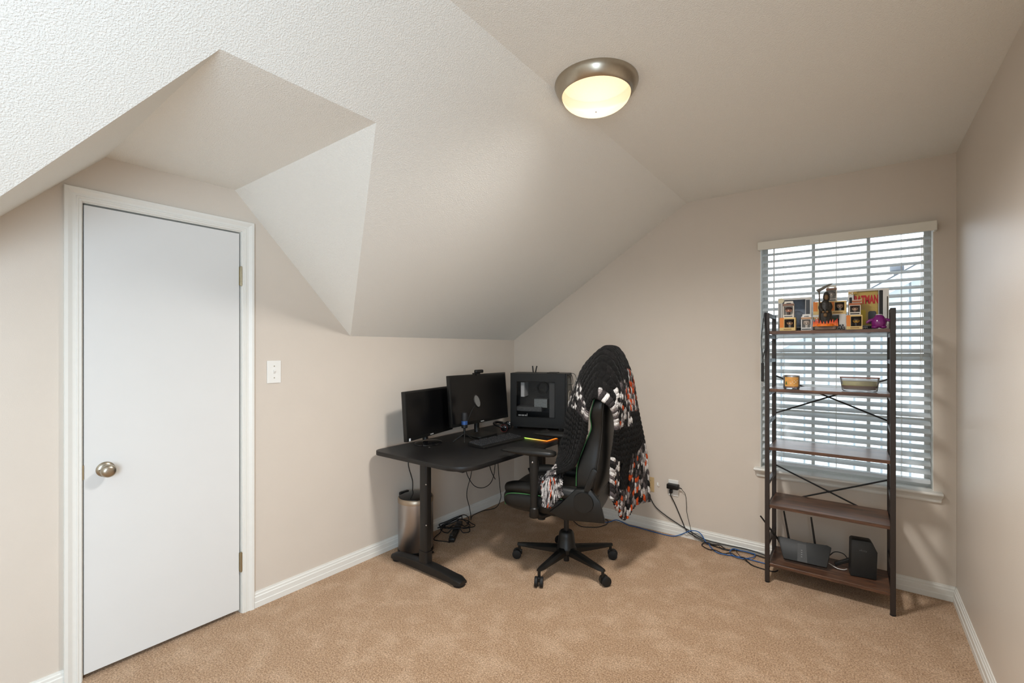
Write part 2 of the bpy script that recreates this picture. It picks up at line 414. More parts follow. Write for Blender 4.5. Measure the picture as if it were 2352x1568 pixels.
# ================================================================ WINDOW 1
win = link('window_1', None); win.location = (2.485, 0, .575); struct(win, 'white double hung window with divided panes behind the blind')
wx, wz = -2.485, -.575
def wobj(n, mb, m, **k):
    mb.v = [v + Vector((wx, 0, wz)) for v in mb.v]; return obj(n, mb, m, win, **k)
FR = .010
M_VINYL = mat('window_vinyl', (214, 214, 210), .4)
mb = MB().frame(WL, WR, WB_, WT_, FR, FR, FR, FR, .075, .14)
wobj('frame', mb, M_VINYL)
mb = MB()
mb.box(WL, WL + .004, 0, .0745, WB_, WT_); mb.box(WR - .004, WR, 0, .0745, WB_, WT_); mb.box(WL + .004, WR - .004, 0, .0745, WT_ - .004, WT_)
wobj('liner', mb, M_TRIM)
MR = 1.335
for k, (z0, z1, y0) in enumerate(((MR - .018, WT_ - FR, .105), (WB_ + FR, MR + .018, .085))):
    s_ = .022; tr = (.018, .036)[k]; a, b_ = WL + FR, WR - FR
    mb = MB()
    mb.frame(a, b_, z0, z1, s_, s_, tr, .036, y0, y0 + .0195)
    wobj('sash', mb, M_VINYL)
    xs_ = [a + s_, 2.347 - .009, 2.347 + .009, 2.63 - .009, 2.63 + .009, b_ - s_]
    zm = (z0 + z1) / 2
    mb = MB()
    for i in (1, 3): mb.box(xs_[i], xs_[i + 1], y0 + .003, y0 + .018, z0 + .036, z1 - tr)
    wobj('muntin', mb, M_VINYL)
    wobj('muntin', MB().box(a + s_, b_ - s_, y0 + .004, y0 + .017, zm - .009, zm + .009), M_VINYL)
    for i in (0, 2, 4):
        for (p, q) in ((z0 + .036, zm - .009), (zm + .009, z1 - tr)):
            wobj('pane', MB().box(xs_[i], xs_[i + 1], y0 + .009, y0 + .012, p, q), M_GLASS)
# stool and apron
sp = [(-.048, .006), (-.052, .0), (-.052, -.006), (-.046, -.012), (.085, -.012), (.085, .006)]
mb = MB().prism([(y, .583 + z) for y, z in sp], 2.0225, 2.951, 'x')
wobj('sill', mb, M_TRIM, bevel=.002, seg=1)
ap = [(0, 0), (-.014, .0), (-.017, .008), (-.017, .016), (-.022, .026), (-.030, .034), (-.034, .041), (0, .041)]
vs = []; n_ = len(ap)
for x, sg in ((2.043, 1), (2.938, -1)):
    vs += [(x - sg * (-y) * .45 + sg * .0, y, .53 + z) for y, z in ap]
mb = MB().add(vs, [tuple(range(n_)), tuple(range(n_, 2 * n_))[::-1]] + [(i, (i + 1) % n_, n_ + (i + 1) % n_, n_ + i) for i in range(n_)])
wobj('apron', mb, M_TRIM)

# window 2 (behind the camera)
w2 = link('window_2', None); w2.location = (W, -4.45, .62); struct(w2, 'white window in the right wall behind the viewpoint')
mb = MB()
y0, y1, z1 = RY0 + 4.45, RY1 + 4.45, RZ1 - .62
for a in ((y0, y0 + .04, 0, z1), (y1 - .04, y1, 0, z1), (y0, y1, 0, .04), (y0, y1, z1 - .04, z1), (y0, y1, z1 / 2 - .02, z1 / 2 + .02)):
    mb.box(.07, .11, a[0], a[1], a[2], a[3])
obj('frame', mb, M_VINYL, w2)
obj('pane', MB().box(.088, .092, y0 + .04, y1 - .04, .04, z1 - .04), M_GLASS, w2)
obj('sill', MB().box(-.05, .08, y0 - .04, y1 + .04, -.02, .002), M_TRIM, w2)

# ================================================================ BLIND
M_BLIND = mat('white_blind', (238, 240, 240), .45, noise=.01)
def translucent(m, k):
    nt = m.node_tree; out = nt.nodes['Material Output']; b = nt.nodes['Principled BSDF']
    t = nt.nodes.new('ShaderNodeBsdfTranslucent'); t.inputs[0].default_value = (.9, .93, .95, 1)
    x = nt.nodes.new('ShaderNodeMixShader'); x.inputs[0].default_value = k
    nt.links.new(b.outputs[0], x.inputs[1]); nt.links.new(t.outputs[0], x.inputs[2]); nt.links.new(x.outputs[0], out.inputs['Surface'])
translucent(M_BLIND, .45)
M_VAL = mat('white_wood_valance', (228, 224, 212), .45, noise=.03, nscale=9)
bl = thing('window_blind', 'white slatted blind hanging open in the window behind the shelf', 'blind', (2.485, .03, 2.03))
def bobj(n, mb, m, **k):
    mb.v = [v - Vector((2.485, .03, 2.03)) for v in mb.v]; return obj(n, mb, m, bl, **k)
mb = MB().prism([(2.049, -.062), (2.924, -.062), (2.924, -.001), (2.912, -.001), (2.912, -.05), (2.061, -.05), (2.061, -.001), (2.049, -.001)], 2.03, 2.083)
bobj('valance', mb, M_VAL, bevel=.003, seg=2)
bobj('head_rail', MB().box(2.066, 2.904, .012, .06, 2.054, 2.083), M_BLIND)
SX0, SX1, TILT = 2.067, 2.905, math.radians(25)
prof = []
for k in range(7):
    t = -1 + 2 * k / 6; prof.append((t * .025, .0026 * (1 - t * t)))
prof = prof + [(a, b - .0026) for a, b in prof[::-1]]
prof = [(a * math.cos(TILT) - b * math.sin(TILT), a * math.sin(TILT) + b * math.cos(TILT)) for a, b in prof]
me_slat = None
zs = []; z = 2.010
while z > .665: zs.append(z); z -= .0457
for z in zs:
    if me_slat is None:
        mb = MB().prism(prof, SX0 - 2.485, SX1 - 2.485, 'x'); s0 = obj('slat', mb, M_BLIND, bl, smooth=30); me_slat = s0.data
        o = s0
    else:
        o = link('slat', me_slat); o.parent = bl
    o.location = (0, .006, z - 2.03)
bobj('bottom_rail', MB().box(SX0, SX1, .012, .06, .618, .64), M_BLIND, bevel=.004)
for x in (2.19, 2.47, 2.78):
    for y in (.011, .061): bobj('ladder_cord', MB().cyl((x, y, .64), (x, y, 2.053), .0011, seg=6), M_CABLEWHITE)
bobj('tilt_wand', MB().cyl((2.137, -.004, 1.46), (2.137, -.004, 2.05), .0042, seg=8), M_BLIND, smooth=40)
for x in (2.865, 2.872): bobj('lift_cord', MB().tube([(x, .0, 2.02), (x - .004, -.002, 1.6), (x - .006, -.002, 1.2)], .0012, 6, 4), M_CABLEWHITE)

# ================================================================ OUTSIDE
M_SIDING = mat('pale_siding', (206, 216, 222), .7, noise=.02)
M_ROOF = mat('grey_shingles', (112, 118, 126), .85, noise=.12, nscale=24)
nh = thing('neighbour_house', 'pale sided neighbouring house with sloping roof seen through the blind', 'house', (3.0, 5.0, -3.2))
hx, hy, hz = 3.0, 5.0, -3.2
def hobj(n, mb, m, **k):
    mb.v = [v - Vector((hx, hy, hz)) for v in mb.v]; return obj(n, mb, m, nh, **k)
def rz_(x): return 1.44 + (x - 1.668) * .6            # underside of the rake at wall plane
hobj('gable_wall', MB().prism([(1.3, hz), (6.2, hz), (6.2, rz_(6.2)), (1.3, rz_(1.3))], 5.0, 5.2, 'y'), M_SIDING)
x = 1.32
while x < 6.15:
    hobj('siding_board', MB().prism([(x, hz), (x + .285, hz), (x + .285, rz_(x + .285)), (x, rz_(x))], 4.955, 5.0, 'y'), M_SIDING); x += .31
mb = MB().prism([(1.1, rz_(1.1)), (6.4, rz_(6.4)), (6.4, rz_(6.4) + .12), (1.1, rz_(1.1) + .12)], 4.62, 9, 'y')
hobj('roof', mb, M_ROOF)
hobj('drip_edge', MB().prism([(1.08, rz_(1.08) + .13), (6.42, rz_(6.42) + .13), (6.42, rz_(6.42) + .148), (1.08, rz_(1.08) + .148)], 4.585, 4.63, 'y'), mat('dark_drip_edge', (70, 76, 84), .6))
hobj('rake_board', MB().prism([(1.1, rz_(1.1) - .06), (6.4, rz_(6.4) - .06), (6.4, rz_(6.4) + .13), (1.1, rz_(1.1) + .13)], 4.6, 4.62, 'y'), M_SIDING)
vb = at(2060, 632, 'y', 6.0)
rv = hobj('roof_vent', MB().lathe([(.04, -.5), (.04, 0), (.085, .01), (.09, .03), (.088, .09), (.07, .11), (0, .115)], 18, (vb.x, 6.0, vb.z + .06)), M_ROOF, smooth=40)
gr = MB().box(-14, 20, .3, 30, -3.3, -3.2)
struct(obj('ground', gr, mat('lawn', (120, 128, 96), .95, noise=.2, nscale=3)), 'dull green ground outside')

# ================================================================ CEILING LIGHT
LC = Vector((1.731, -1.772, H))
lamp = thing('ceiling_light', 'round flush ceiling light with nickel rim and glowing glass', 'lamp', LC); lamp.scale = (.94, .94, 1)
obj('rim', MB().lathe([(.176, 0), (.177, -.006), (.170, -.022), (.158, -.040), (.150, -.048), (.146, -.050), (.144, -.046), (.144, -.004)], 56, cap=False), M_NICKEL, lamp, smooth=60, label='brushed nickel rim')
def lampglass():
    m = bpy.data.materials.new('frosted_lamp_glass'); m.use_nodes = True; nt = m.node_tree; N = nt.nodes; Lk = nt.links
    N.remove(N['Principled BSDF'])
    tc = N.new('ShaderNodeTexCoord'); ln = N.new('ShaderNodeVectorMath'); ln.operation = 'DISTANCE'; ln.inputs[1].default_value = (0.0, 0.0, -.10)
    Lk.new(tc.outputs['Object'], ln.inputs[0])
    mr = N.new('ShaderNodeMapRange'); mr.inputs['From Min'].default_value = .02; mr.inputs['From Max'].default_value = .15
    Lk.new(ln.outputs['Value'], mr.inputs['Value'])
    rp = N.new('ShaderNodeValToRGB'); rp.color_ramp.elements[0].color = (1.0, .93, .72, 1); rp.color_ramp.elements[1].color = (.92, .66, .38, 1)
    Lk.new(mr.outputs[0], rp.inputs['Fac'])
    em = N.new('ShaderNodeEmission'); em.inputs['Strength'].default_value = 1.75; Lk.new(rp.outputs['Color'], em.inputs['Color'])
    tr = N.new('ShaderNodeBsdfTransparent')
    m2 = N.new('ShaderNodeMixShader'); m2.inputs[0].default_value = .45; Lk.new(em.outputs[0], m2.inputs[1]); Lk.new(tr.outputs[0], m2.inputs[2])
    Lk.new(m2.outputs[0], N['Material Output'].inputs['Surface'])
    return m
dome = [(.0, -.112)] + [(.145 * math.sin(a), -.046 - .066 * math.cos(a)) for a in [PI / 2 * k / 10 for k in range(1, 11)]]
obj('glass_shade', MB().lathe(dome, 56, cap=False), lampglass(), lamp, smooth=80, label='frosted glass shade glowing warm')
obj('finial', MB().ball((0, 0, -.113), .004, seg=10, rings=6), M_NICKEL, lamp, smooth=60)
pl = bpy.data.lights.new('bulb', 'SPOT'); pl.energy = LAMP_POWER; pl.color = (1.0, .98, .95); pl.shadow_soft_size = .13; pl.spot_size = math.radians(168); pl.spot_blend = 1.0
po = bpy.data.objects.new('bulb', pl); COL.objects.link(po); po.parent = lamp; po.location = (0, 0, -.07)

# ================================================================ WALL PLATES
sw = thing('light_switch', 'white toggle light switch on the wall beside the door', 'switch', (0, -2.222, 1.253))
obj('plate', MB().box(.0, .006, -.038, .038, -.062, .062), M_PLASTW, sw, bevel=.003)
obj('toggle', MB().add([(.005, -.005, -.012), (.005, .005, -.012), (.005, .005, .012), (.005, -.005, .012), (.016, -.004, .004), (.016, .004, .004), (.014, .004, .012), (.014, -.004, .012)], [(0, 1, 5, 4), (1, 2, 6, 5), (2, 3, 7, 6), (3, 0, 4, 7), (4, 5, 6, 7)]), M_PLASTW, sw)
obj('toggle_slot', MB().box(.0055, .0064, -.006, .006, -.014, .014), M_PLASTW, sw)
for z in (-.032, .032): obj('screw', xlathe([(0, .0075), (.0028, .0072), (.003, .005)], (0, 0, z), 10), M_BRASSY, sw)
def ylathe(prof, c, seg=16): return MB().lathe(prof, seg, c, Matrix.Rotation(PI / 2, 3, 'X'))
tp = thing('cable_outlet', 'almond wall plate beside the hanging blanket', 'outlet', (1.3, 0, .342))
obj('plate', MB().box(-.036, .036, -.006, 0, -.056, .056), M_TANP, tp, bevel=.003)
for z in (-.028, .028): obj('screw', ylathe([(0, .0075), (.003, .0072), (.003, .005)], (.008, 0, z), 10), M_BRASSY, tp)
obj('socket', ylathe([(.006, .004), (.006, .014), (.004, .016), (0, .016)], (-.012, 0, .0)), M_BRASSY, tp)
wp = thing('power_outlet', 'white wall outlet with a black adapter plugged in', 'outlet', (1.481, 0, .345))
obj('plate', MB().box(-.037, .037, -.006, 0, -.06, .06), M_PLASTW, wp, bevel=.003)
for z in (-.026, .026): obj('socket', MB().prism(rrect(-.017, .017, z - .014, z + .014, .008), -.0075, -.005, 'y'), M_PLASTW, wp)
ad = thing('power_adapter', 'black plug in power adapter in the white wall outlet', 'adapter', (1.487, -.0078, .362))
obj('body', MB().box(-.042, .042, -.045, 0, -.017, .019), M_BLKPLA, ad, bevel=.006, seg=3, smooth=40)
obj('strain_relief', MB().cyl((.040, -.022, 0), (.064, -.022, -.006), .006, .0035, 10), M_BLKPLA, ad, smooth=40)
pg = thing('power_plug', 'small black cord plug below the adapter in the white outlet', 'plug', (1.470, -.0078, .325))
obj('body', MB().box(-.011, .011, -.028, 0, -.016, .012), M_BLKPLA, pg, bevel=.004, smooth=40)
hk = thing('adhesive_hook', 'tiny white adhesive hook on the wall beside the almond plate', 'hook', (1.362, 0, .352))
obj('pad', MB().box(-.006, .006, -.003, 0, -.012, .012), M_PLASTW, hk, bevel=.001)
obj('hook_arm', MB().tube([(0, -.003, .004), (.004, -.012, -.004), (.01, -.014, -.008), (.016, -.011, -.004)], .002, 6, 4), M_PLASTW, hk)

# ================================================================ SHELF UNIT
M_POST = mat('dark_bronze_steel', (48, 41, 38), .4, noise=.06)
SFX0, SFX1, SFY, SBY = 2.148, 2.722, -.37, -.083
PW = .023
sh = thing('bookshelf', 'tall open shelf of dark steel posts and rustic brown boards before the window', 'shelf', (2.435, -.2265, 0))
so = Vector((2.435, -.2265, 0))
def sobj(n, mb, m, **k):
    mb.v = [v - so for v in mb.v]; return obj(n, mb, m, sh, **k)
LV = [1.485, 1.145, .800, .460, .115]
HT = 1.592
for x in (SFX0, SFX1):
    for y in (SFY, SBY):
        p = sobj('post', MB().box(x - PW / 2, x + PW / 2, y - PW / 2, y + PW / 2, .006, HT), M_POST, bevel=.0015, seg=1)
        obj('foot', MB().lathe([(.013, 0), (.013, .006), (.008, .008)], 14, Vector((x, y, 0)) - so), M_RUBBER, p)
    for z in (HT - .011, 1.31, .945, .585, .225): sobj('side_rail', MB().box(x - .009, x + .009, SFY + PW / 2, SBY - PW / 2, z - .011, z + .011), M_POST)
    for z in LV: sobj('side_rail', MB().box(x - .009, x + .009, SFY + PW / 2, SBY - PW / 2, z - .042, z - .020), M_POST)
for z in LV:
    sobj('shelf_board', MB().box(SFX0 + PW / 2 - .002, SFX1 - PW / 2 + .002, SFY - .004, SBY + .004, z - .018, z), M_WOOD, bevel=.0012, seg=1)
for za, zb in ((1.21, .965), (.635, .39)):
    for p, q in (((SFX0, za), (SFX1, zb)), ((SFX0, zb), (SFX1, za))):
        off = .004 if p[1] == za else -.004
        sobj('cross_brace', MB().cyl((p[0], SBY + .013 + off, p[1]), (q[0], SBY + .013 + off, q[1]), .0048, seg=8), M_BLKMET, smooth=40)
    sobj('brace_plate', MB().cyl(((SFX0 + SFX1) / 2, SBY + .004, (za + zb) / 2), ((SFX0 + SFX1) / 2, SBY + .022, (za + zb) / 2), .006, seg=12), M_BLKMET)

# lanyard on the shelf post
ly = thing('lanyard', 'black strap lanyard with a metal clip hanging from the shelf post', 'lanyard', (SFX0 - .014, SFY - .024, HT))
lp = [(.012, .024, .0008), (.006, .008, .0014), (.003, .001, -.006), (-.002, -.002, -.05), (-.010, -.004, -.12), (-.012, -.004, -.19), (-.006, -.003, -.25), (-.004, -.003, -.30)]
lp2 = [(.014, .024, .0014), (.010, .008, .0022), (.007, -.001, -.006), (.006, -.004, -.06), (.012, -.006, -.14), (.010, -.006, -.2), (-.002, -.005, -.26), (-.006, -.004, -.30)]
for P_ in (lp, lp2):
    pts = smooth_path([Vector(p) for p in P_], 6); rows = []
    for p in pts: rows.append([p + Vector((-.002, -.009, 0)), p + Vector((-.002, .009, 0)), p + Vector((.0, .009, 0)), p + Vector((0, -.009, 0))])
    obj('strap', MB().grid(rows, close_v=True), M_CABLE, ly, smooth=40)
obj('tail', MB().box(-.014, .0, -.008, .004, -.405, -.295), M_CABLE, ly, bevel=.003)
obj('clip', MB().tube([(-.008, -.003, -.405), (-.013, -.003, -.42), (-.008, -.003, -.438), (-.003, -.003, -.42)], .0022, 6, 5, close=True), M_STEEL, ly, smooth=60)

# ================================================================ BOXES ON THE TOP SHELF
def shade(c, k): return tuple(max(0, min(255, int(v * k))) for v in c)
def toy_box(name, label, x0, x1, yf, d, z0, h, body, win_, frame=(.1, .1, .12, .2), side=None, foot=None, back=(120, 112, 100), hang=False, figure=None, group=None, cat='toy box', extra=None):
    """windowed carton standing on something: front face at y=yf looking to -y"""
    w = x1 - x0; t = thing(name, label, cat, ((x0 + x1) / 2, yf + d / 2, z0), 0, group)
    a, b = -w / 2, w / 2; f = -d / 2; e = .0012
    mb = MB()
    l, r, tp_, bt = frame
    mb.box(a, b, d / 2 - e, d / 2, 0, h); mb.box(a, a + e, f + e, d / 2 - e, 0, h); mb.box(b - e, b, f + e, d / 2 - e, 0, h)
    mb.box(a + e, b - e, f + e, d / 2 - e, 0, e); mb.box(a + e, b - e, f + e, d / 2 - e, h - e, h)
    mb.frame(a, b, 0, h, l * w, r * w, tp_ * h, bt * h, f, f + e)
    mbody = mat('carton_%d_%d_%d' % body, body, .45, noise=.04)
    obj('carton', mb, mbody, t)
    obj('backdrop', MB().box(a + e, b - e, d / 2 - .004, d / 2 - e - .0002, e, h - e), mat('card_%d_%d_%d' % back, back, .6, noise=.25, nscale=60), t)
    obj('window_film', MB().box(a + l * w * .9, b - r * w * .9, f - .0004, f - .0001, bt * h * .95, h - tp_ * h * .95), M_FILM, t)
    if side: obj('side_panel', MB().box(a - .0002, a + side[1] * w, f - .0010, f - .0006, bt * h, h), mat('print_%d_%d_%d' % side[0], side[0], .4, noise=.05), t)
    if foot: obj('name_strip', MB().box(a, b, f - .0010, f - .0006, 0, bt * h), mat('print_%d_%d_%d' % foot, foot, .4, noise=.06), t)
    if hang:
        hw = .33 * w
        obj('hang_tab', MB().prism([(a, h), (a + .1 * w, h + .008), (a + .1 * w, h + .016), (b - .1 * w, h + .016), (b - .1 * w, h + .008), (b, h), (b - .25 * w, h), (b - .3 * w, h + .006), (a + .3 * w, h + .006), (a + .25 * w, h)], -.0008, .0008, 'y'), mbody, t)
    if figure:
        skin, hair, cloth = figure; k = min(w * (1 - l - r), h * .5) * .42
        cz = bt * h + (h * (1 - bt - tp_)) * .58; cx = (l - r) * w / 2
        fg = obj('figurine', MB().ball((cx, 0, cz), k, k * .8, k * .8, 14, 10), mat('vinyl_%d_%d_%d' % skin, skin, .4), t, smooth=80)
        obj('hair', MB().ball((cx, .0, cz + k * .38), k * 1.08, k * .9, k * .58, 14, 10), mat('vinyl_%d_%d_%d' % hair, hair, .45), fg, smooth=80)
        for sg in (-1, 1): obj('eye', MB().ball((cx + sg * k * .42, -k * .72, cz - k * .1), k * .17, k * .1, k * .17, 8, 6), M_DARKHOLE, fg)
        bz = bt * h + .001
        obj('torso', MB().lathe([(k * .45, bz), (k * .5, (bz + cz) / 2), (k * .35, cz - k * .6)], 12, (cx, 0, 0)), mat('vinyl_%d_%d_%d' % cloth, cloth, .5), fg, smooth=60)
    if extra: extra(t, a, b, f, h, w, d)
    return t
ZT = LV[0] + .0015
def px_x(px, y): return at(px, 700, 'y', y).x
def px_z(py, px, y): return at(px, py, 'y', y).z
M_INK = mat('black_ink', (28, 26, 26), .5); M_INKW = mat('white_ink', (240, 238, 232), .5); M_INKR = mat('red_ink', (200, 34, 40), .5)
M_INKGOLD = mat('gold_ink', (206, 166, 78), .4); M_INKY = mat('yellow_ink', (228, 200, 40), .5); M_INKG = mat('grey_ink', (70, 74, 80), .5)
CREAM = (222, 190, 124); ORANGE = (222, 130, 48); PALE = (226, 218, 206); WHITE_ = (228, 226, 222)
yA = -.255   # front plane of the big boxes
# big grey blue box
def ex_a(t, a, b, f, h, w, d):
    obj('corner_strip', MB().box(b - .16 * w, b - .05 * w, f - .001, f - .0006, .1 * h, .92 * h), M_INKG, t)
    obj('corner_strip', MB().box(a + .02 * w, a + .09 * w, f - .001, f - .0006, .1 * h, .84 * h), mat('grey_card', (150, 148, 144), .5), t)
    obj('badge', MB().cyl((a + .1 * w, f - .0012, .93 * h), (a + .1 * w, f - .0004, .93 * h), .09 * w, seg=16), mat('cream_print', (214, 204, 170), .5), t)
    obj('name_strip', MB().box(a + .45 * w, b - .12 * w, f - .001, f - .0006, .02 * h, .1 * h), M_INK, t)
    # plain mottled figure stand-in behind the film
    obj('figurine', MB().ball((0.01, -.02, .36 * h), .26 * w, .12 * w, .26 * h, 16, 10), mat('slate_vinyl', (160, 172, 190), .5, noise=.5, nscale=50), t, smooth=80)
toy_box('toy_box', 'large silver edged toy box with a grey blue figure behind its window', px_x(1787, yA), px_x(1864, yA), yA, .12, ZT, .198, (206, 204, 200), (0, 0, 0), (.14, .18, .06, .12), back=(150, 160, 176), extra=ex_a)
# small cream and orange box plus key chain box on top, in front of it
yS = -.335
zA = ZT
x0, x1 = px_x(1791, yS), px_x(1827, yS)
def ex_small(t, a, b, f, h, w, d):
    obj('arch', MB().cyl((.12 * w, f - .0008, .62 * h), (.12 * w, f - .0004, .62 * h), .3 * w, seg=20), mat('dark_card', (84, 74, 66), .6), t)
    obj('lettering', MB().box(a + .25 * w, b - .25 * w, f - .0014, f - .001, .07 * h, .13 * h), mat('brown_ink', (150, 112, 56), .5), t)
HS = .0765
toy_box('toy_box', 'small cream and orange toy box beside the shelf post with a dark haired figure', x0, x1, yS, .06, ZT, HS, CREAM, (0, 0, 0), (.3, .08, .12, .24), side=(ORANGE, .26), foot=CREAM, back=(96, 84, 74), figure=((214, 170, 130), (52, 40, 34), (120, 116, 110)), extra=lambda t, a, b, f, h, w, d: obj('lettering', MB().box(a + .25 * w, b - .25 * w, f - .0014, f - .001, .08 * h, .14 * h), mat('brown_ink', (150, 112, 56), .5), t))
def ex_key(t, a, b, f, h, w, d):
    obj('header_print', MB().box(a, b, f - .001, f - .0006, .84 * h, h), mat('brown_card', (128, 96, 78), .5), t)
    obj('lettering', MB().box(a + .12 * w, b - .12 * w, f - .001, f - .0006, .06 * h, .13 * h), M_INKG, t)
toy_box('keychain_box', 'pale hang tab box holding a dark haired figurine, on the box beside the post', px_x(1798, yS), px_x(1823, yS), yS + .006, .04, ZT + HS, .082, PALE, (0, 0, 0), (.07, .07, .18, .2), back=(226, 218, 206), hang=True, figure=((206, 150, 126), (66, 46, 42), (60, 50, 48)), extra=ex_key)
def ex_key2(t, a, b, f, h, w, d):
    obj('header_print', MB().box(a, b, f - .001, f - .0006, .82 * h, .96 * h), mat('tan_card', (186, 146, 110), .5), t)
    obj('lettering', MB().box(a + .06 * w, b - .06 * w, f - .001, f - .0006, .05 * h, .12 * h), M_INK, t)
toy_box('keychain_box', 'small white hang tab box standing on the board before the grey blue box', px_x(1840, yS), px_x(1864, yS), yS, .04, ZT, .078, WHITE_, (0, 0, 0), (.08, .08, .2, .2), back=(206, 200, 192), hang=True, figure=((196, 180, 166), (176, 160, 148), (190, 182, 172)), extra=ex_key2)
# centre: wide logo box, orange box on top, keychain on top
def ex_sw(t, a, b, f, h, w, d):
    text_mesh('STAR', .020, 'lettering', M_INK, t, faceY(b - .2 * w, f - .0012, .26 * h), bold=.0006)
    text_mesh('WARS', .020, 'lettering', M_INK, t, faceY(b - .2 * w, f - .0012, .09 * h), bold=.0006)
    text_mesh('POP!', .020, 'lettering', M_INKGOLD, t, faceY(a + .13 * w, f - .0012, .76 * h), bold=.0008)
    obj('name_strip', MB().box(a + .02 * w, b - .44 * w, f - .001, f - .0006, .03 * h, .20 * h), mat('brown_print', (124, 100, 82), .5), t)
    obj('corner_print', MB().box(a + .01 * w, a + .1 * w, f - .001, f - .0006, .22 * h, .42 * h), mat('green_print', (120, 158, 118), .5), t)
    obj('figurine', MB().ball((.10 * w, 0, .62 * h), .2 * w, .15 * w, .2 * h, 14, 8), mat('green_vinyl', (104, 132, 92), .5), t, smooth=80)
toy_box('toy_box', 'white toy box lettered with a space film logo behind the robed statue', px_x(1867, yA - .03), px_x(1943, yA - .03), yA - .03, .10, ZT, .09, WHITE_, (0, 0, 0), (.3, .2, .06, .22), back=(190, 196, 190), extra=ex_sw)
def ex_or(t, a, b, f, h, w, d):
    obj('side_panel', MB().box(a + .53 * w, a + .64 * w, f - .001, f - .0006, .26 * h, .95 * h), mat('print_%d_%d_%d' % ORANGE, ORANGE, .4), t)
    obj('lettering', MB().box(a + .6 * w, b - .1 * w, f - .0014, f - .001, .08 * h, .15 * h), mat('brown_ink', (150, 112, 56), .5), t)
toy_box('toy_box', 'cream and orange toy box lying on the white box behind the statue', px_x(1868, yA - .03), px_x(1944, yA - .03), yA - .03, .09, ZT + .09, .074, CREAM, (0, 0, 0), (.66, .06, .1, .26), side=(ORANGE, .13), foot=CREAM, back=(92, 82, 72), figure=((226, 190, 160), (206, 170, 140), (180, 176, 170)), extra=ex_or)
toy_box('keychain_box', 'pale hang tab box standing highest of all, above the robed statue', px_x(1897, yA - .02), px_x(1922, yA - .02), yA - .02, .04, ZT + .164, .076, PALE, (0, 0, 0), (.08, .08, .16, .2), back=(216, 208, 196), hang=True, figure=((206, 196, 186), (120, 112, 106), (196, 190, 182)), extra=ex_key)
# right: cream orange box, small box on top
toy_box('toy_box', 'small cream and orange toy box between the statue and the purple toy stand-in', px_x(1944, yS), px_x(1981, yS), yS, .06, ZT, .078, CREAM, (0, 0, 0), (.28, .06, .1, .22), side=(ORANGE, .25), foot=CREAM, back=(70, 62, 54), figure=((196, 150, 60), (64, 54, 44), (60, 54, 50)), extra=lambda t, a, b, f, h, w, d: obj('lettering', MB().box(a + .25 * w, b - .2 * w, f - .0014, f - .001, .08 * h, .14 * h), mat('brown_ink', (150, 112, 56), .5), t))
def ex_k3(t, a, b, f, h, w, d):
    obj('header_print', MB().box(a, b, f - .001, f - .0006, .82 * h, h), mat('rust_card', (176, 104, 66), .5), t)
    obj('lettering', MB().box(a + .1 * w, b - .1 * w, f - .0014, f - .001, .07 * h, .16 * h), M_INK, t)
toy_box('keychain_box', 'pale box with a rust coloured header on the small box beside the purple toy stand-in', px_x(1950, yS), px_x(1977, yS), yS + .006, .045, ZT + .078, .066, PALE, (0, 0, 0), (.08, .06, .22, .24), back=(124, 112, 100), figure=((214, 178, 150), (84, 64, 52), (120, 100, 90)), extra=ex_k3)
def ex_lid(t, a, b, f, h, w, d):
    obj('header_print', MB().box(a, b, f - .001, f - .0006, .3 * h, .8 * h), mat('rust_card', (176, 104, 66), .5), t)
toy_box('keychain_box', 'pale box with a rust coloured band lying topmost of its stack beside the yellow box', px_x(1957, yS), px_x(1979, yS), yS + .02, .035, ZT + .144, .018, PALE, (0, 0, 0), (.1, .1, .2, .2), back=(150, 130, 110), extra=ex_lid)
# big yellow comic style box
def ex_bat(t, a, b, f, h, w, d):
    # inside the film: plain yellow poster backing with lettering and abstract shapes
    y = f + .016
    obj('poster', MB().box(a + .16 * w, b - .26 * w, y - .001, y, .1 * h, .96 * h), mat('poster_yellow', (206, 176, 92), .5, noise=.15, nscale=30), t)
    obj('print_patch', MB().prism(rrect(a + .2 * w, a + .44 * w, .12 * h, .50 * h, .01), y - .003, y - .0015, 'y'), M_INKY, t)
    obj('print_patch', MB().prism(rrect(a + .5 * w, b - .30 * w, .14 * h, .46 * h, .01), y - .003, y - .0015, 'y'), M_INKG, t)
    text_mesh('BATMAN', .036, 'lettering', M_INKR, t, faceY(a + .45 * w, y - .0028, .74 * h) @ Matrix.Diagonal((.74, 1.7, 1, 1)), bold=.0018)
    obj('corner_strip', MB().prism(rrect(b - .235 * w, b - .145 * w, .12 * h, .96 * h, .004), f - .001, f - .0006, 'y'), M_INK, t)
    obj('corner_strip', MB().prism(rrect(a + .03 * w, a + .1 * w, .3 * h, .82 * h, .003), f - .001, f - .0006, 'y'), M_INK, t)
    text_mesh('POP!', .019, 'lettering', M_INKGOLD, t, faceY(a + .12 * w, f - .0012, .92 * h), bold=.0008)
    obj('name_strip', MB().box(a + .16 * w, b - .26 * w, f - .001, f - .0006, .02 * h, .09 * h), M_INK, t)
    text_mesh('BATMAN', .013, 'lettering', M_INKW, t, faceY(a + .34 * w, f - .0014, .055 * h), bold=.0004)
    obj('edge_print', MB().box(b - .05 * w, b - .025 * w, f - .001, f - .0006, .2 * h, .8 * h), mat('dark_olive_print', (70, 62, 40), .5), t)
toy_box('toy_box', 'large white and yellow toy box lettered in red with dark corner strips', px_x(1948, yA), px_x(2042, yA), yA, .13, ZT, .222, WHITE_, (0, 0, 0), (.14, .25, .04, .1), back=(170, 150, 96), extra=ex_bat)

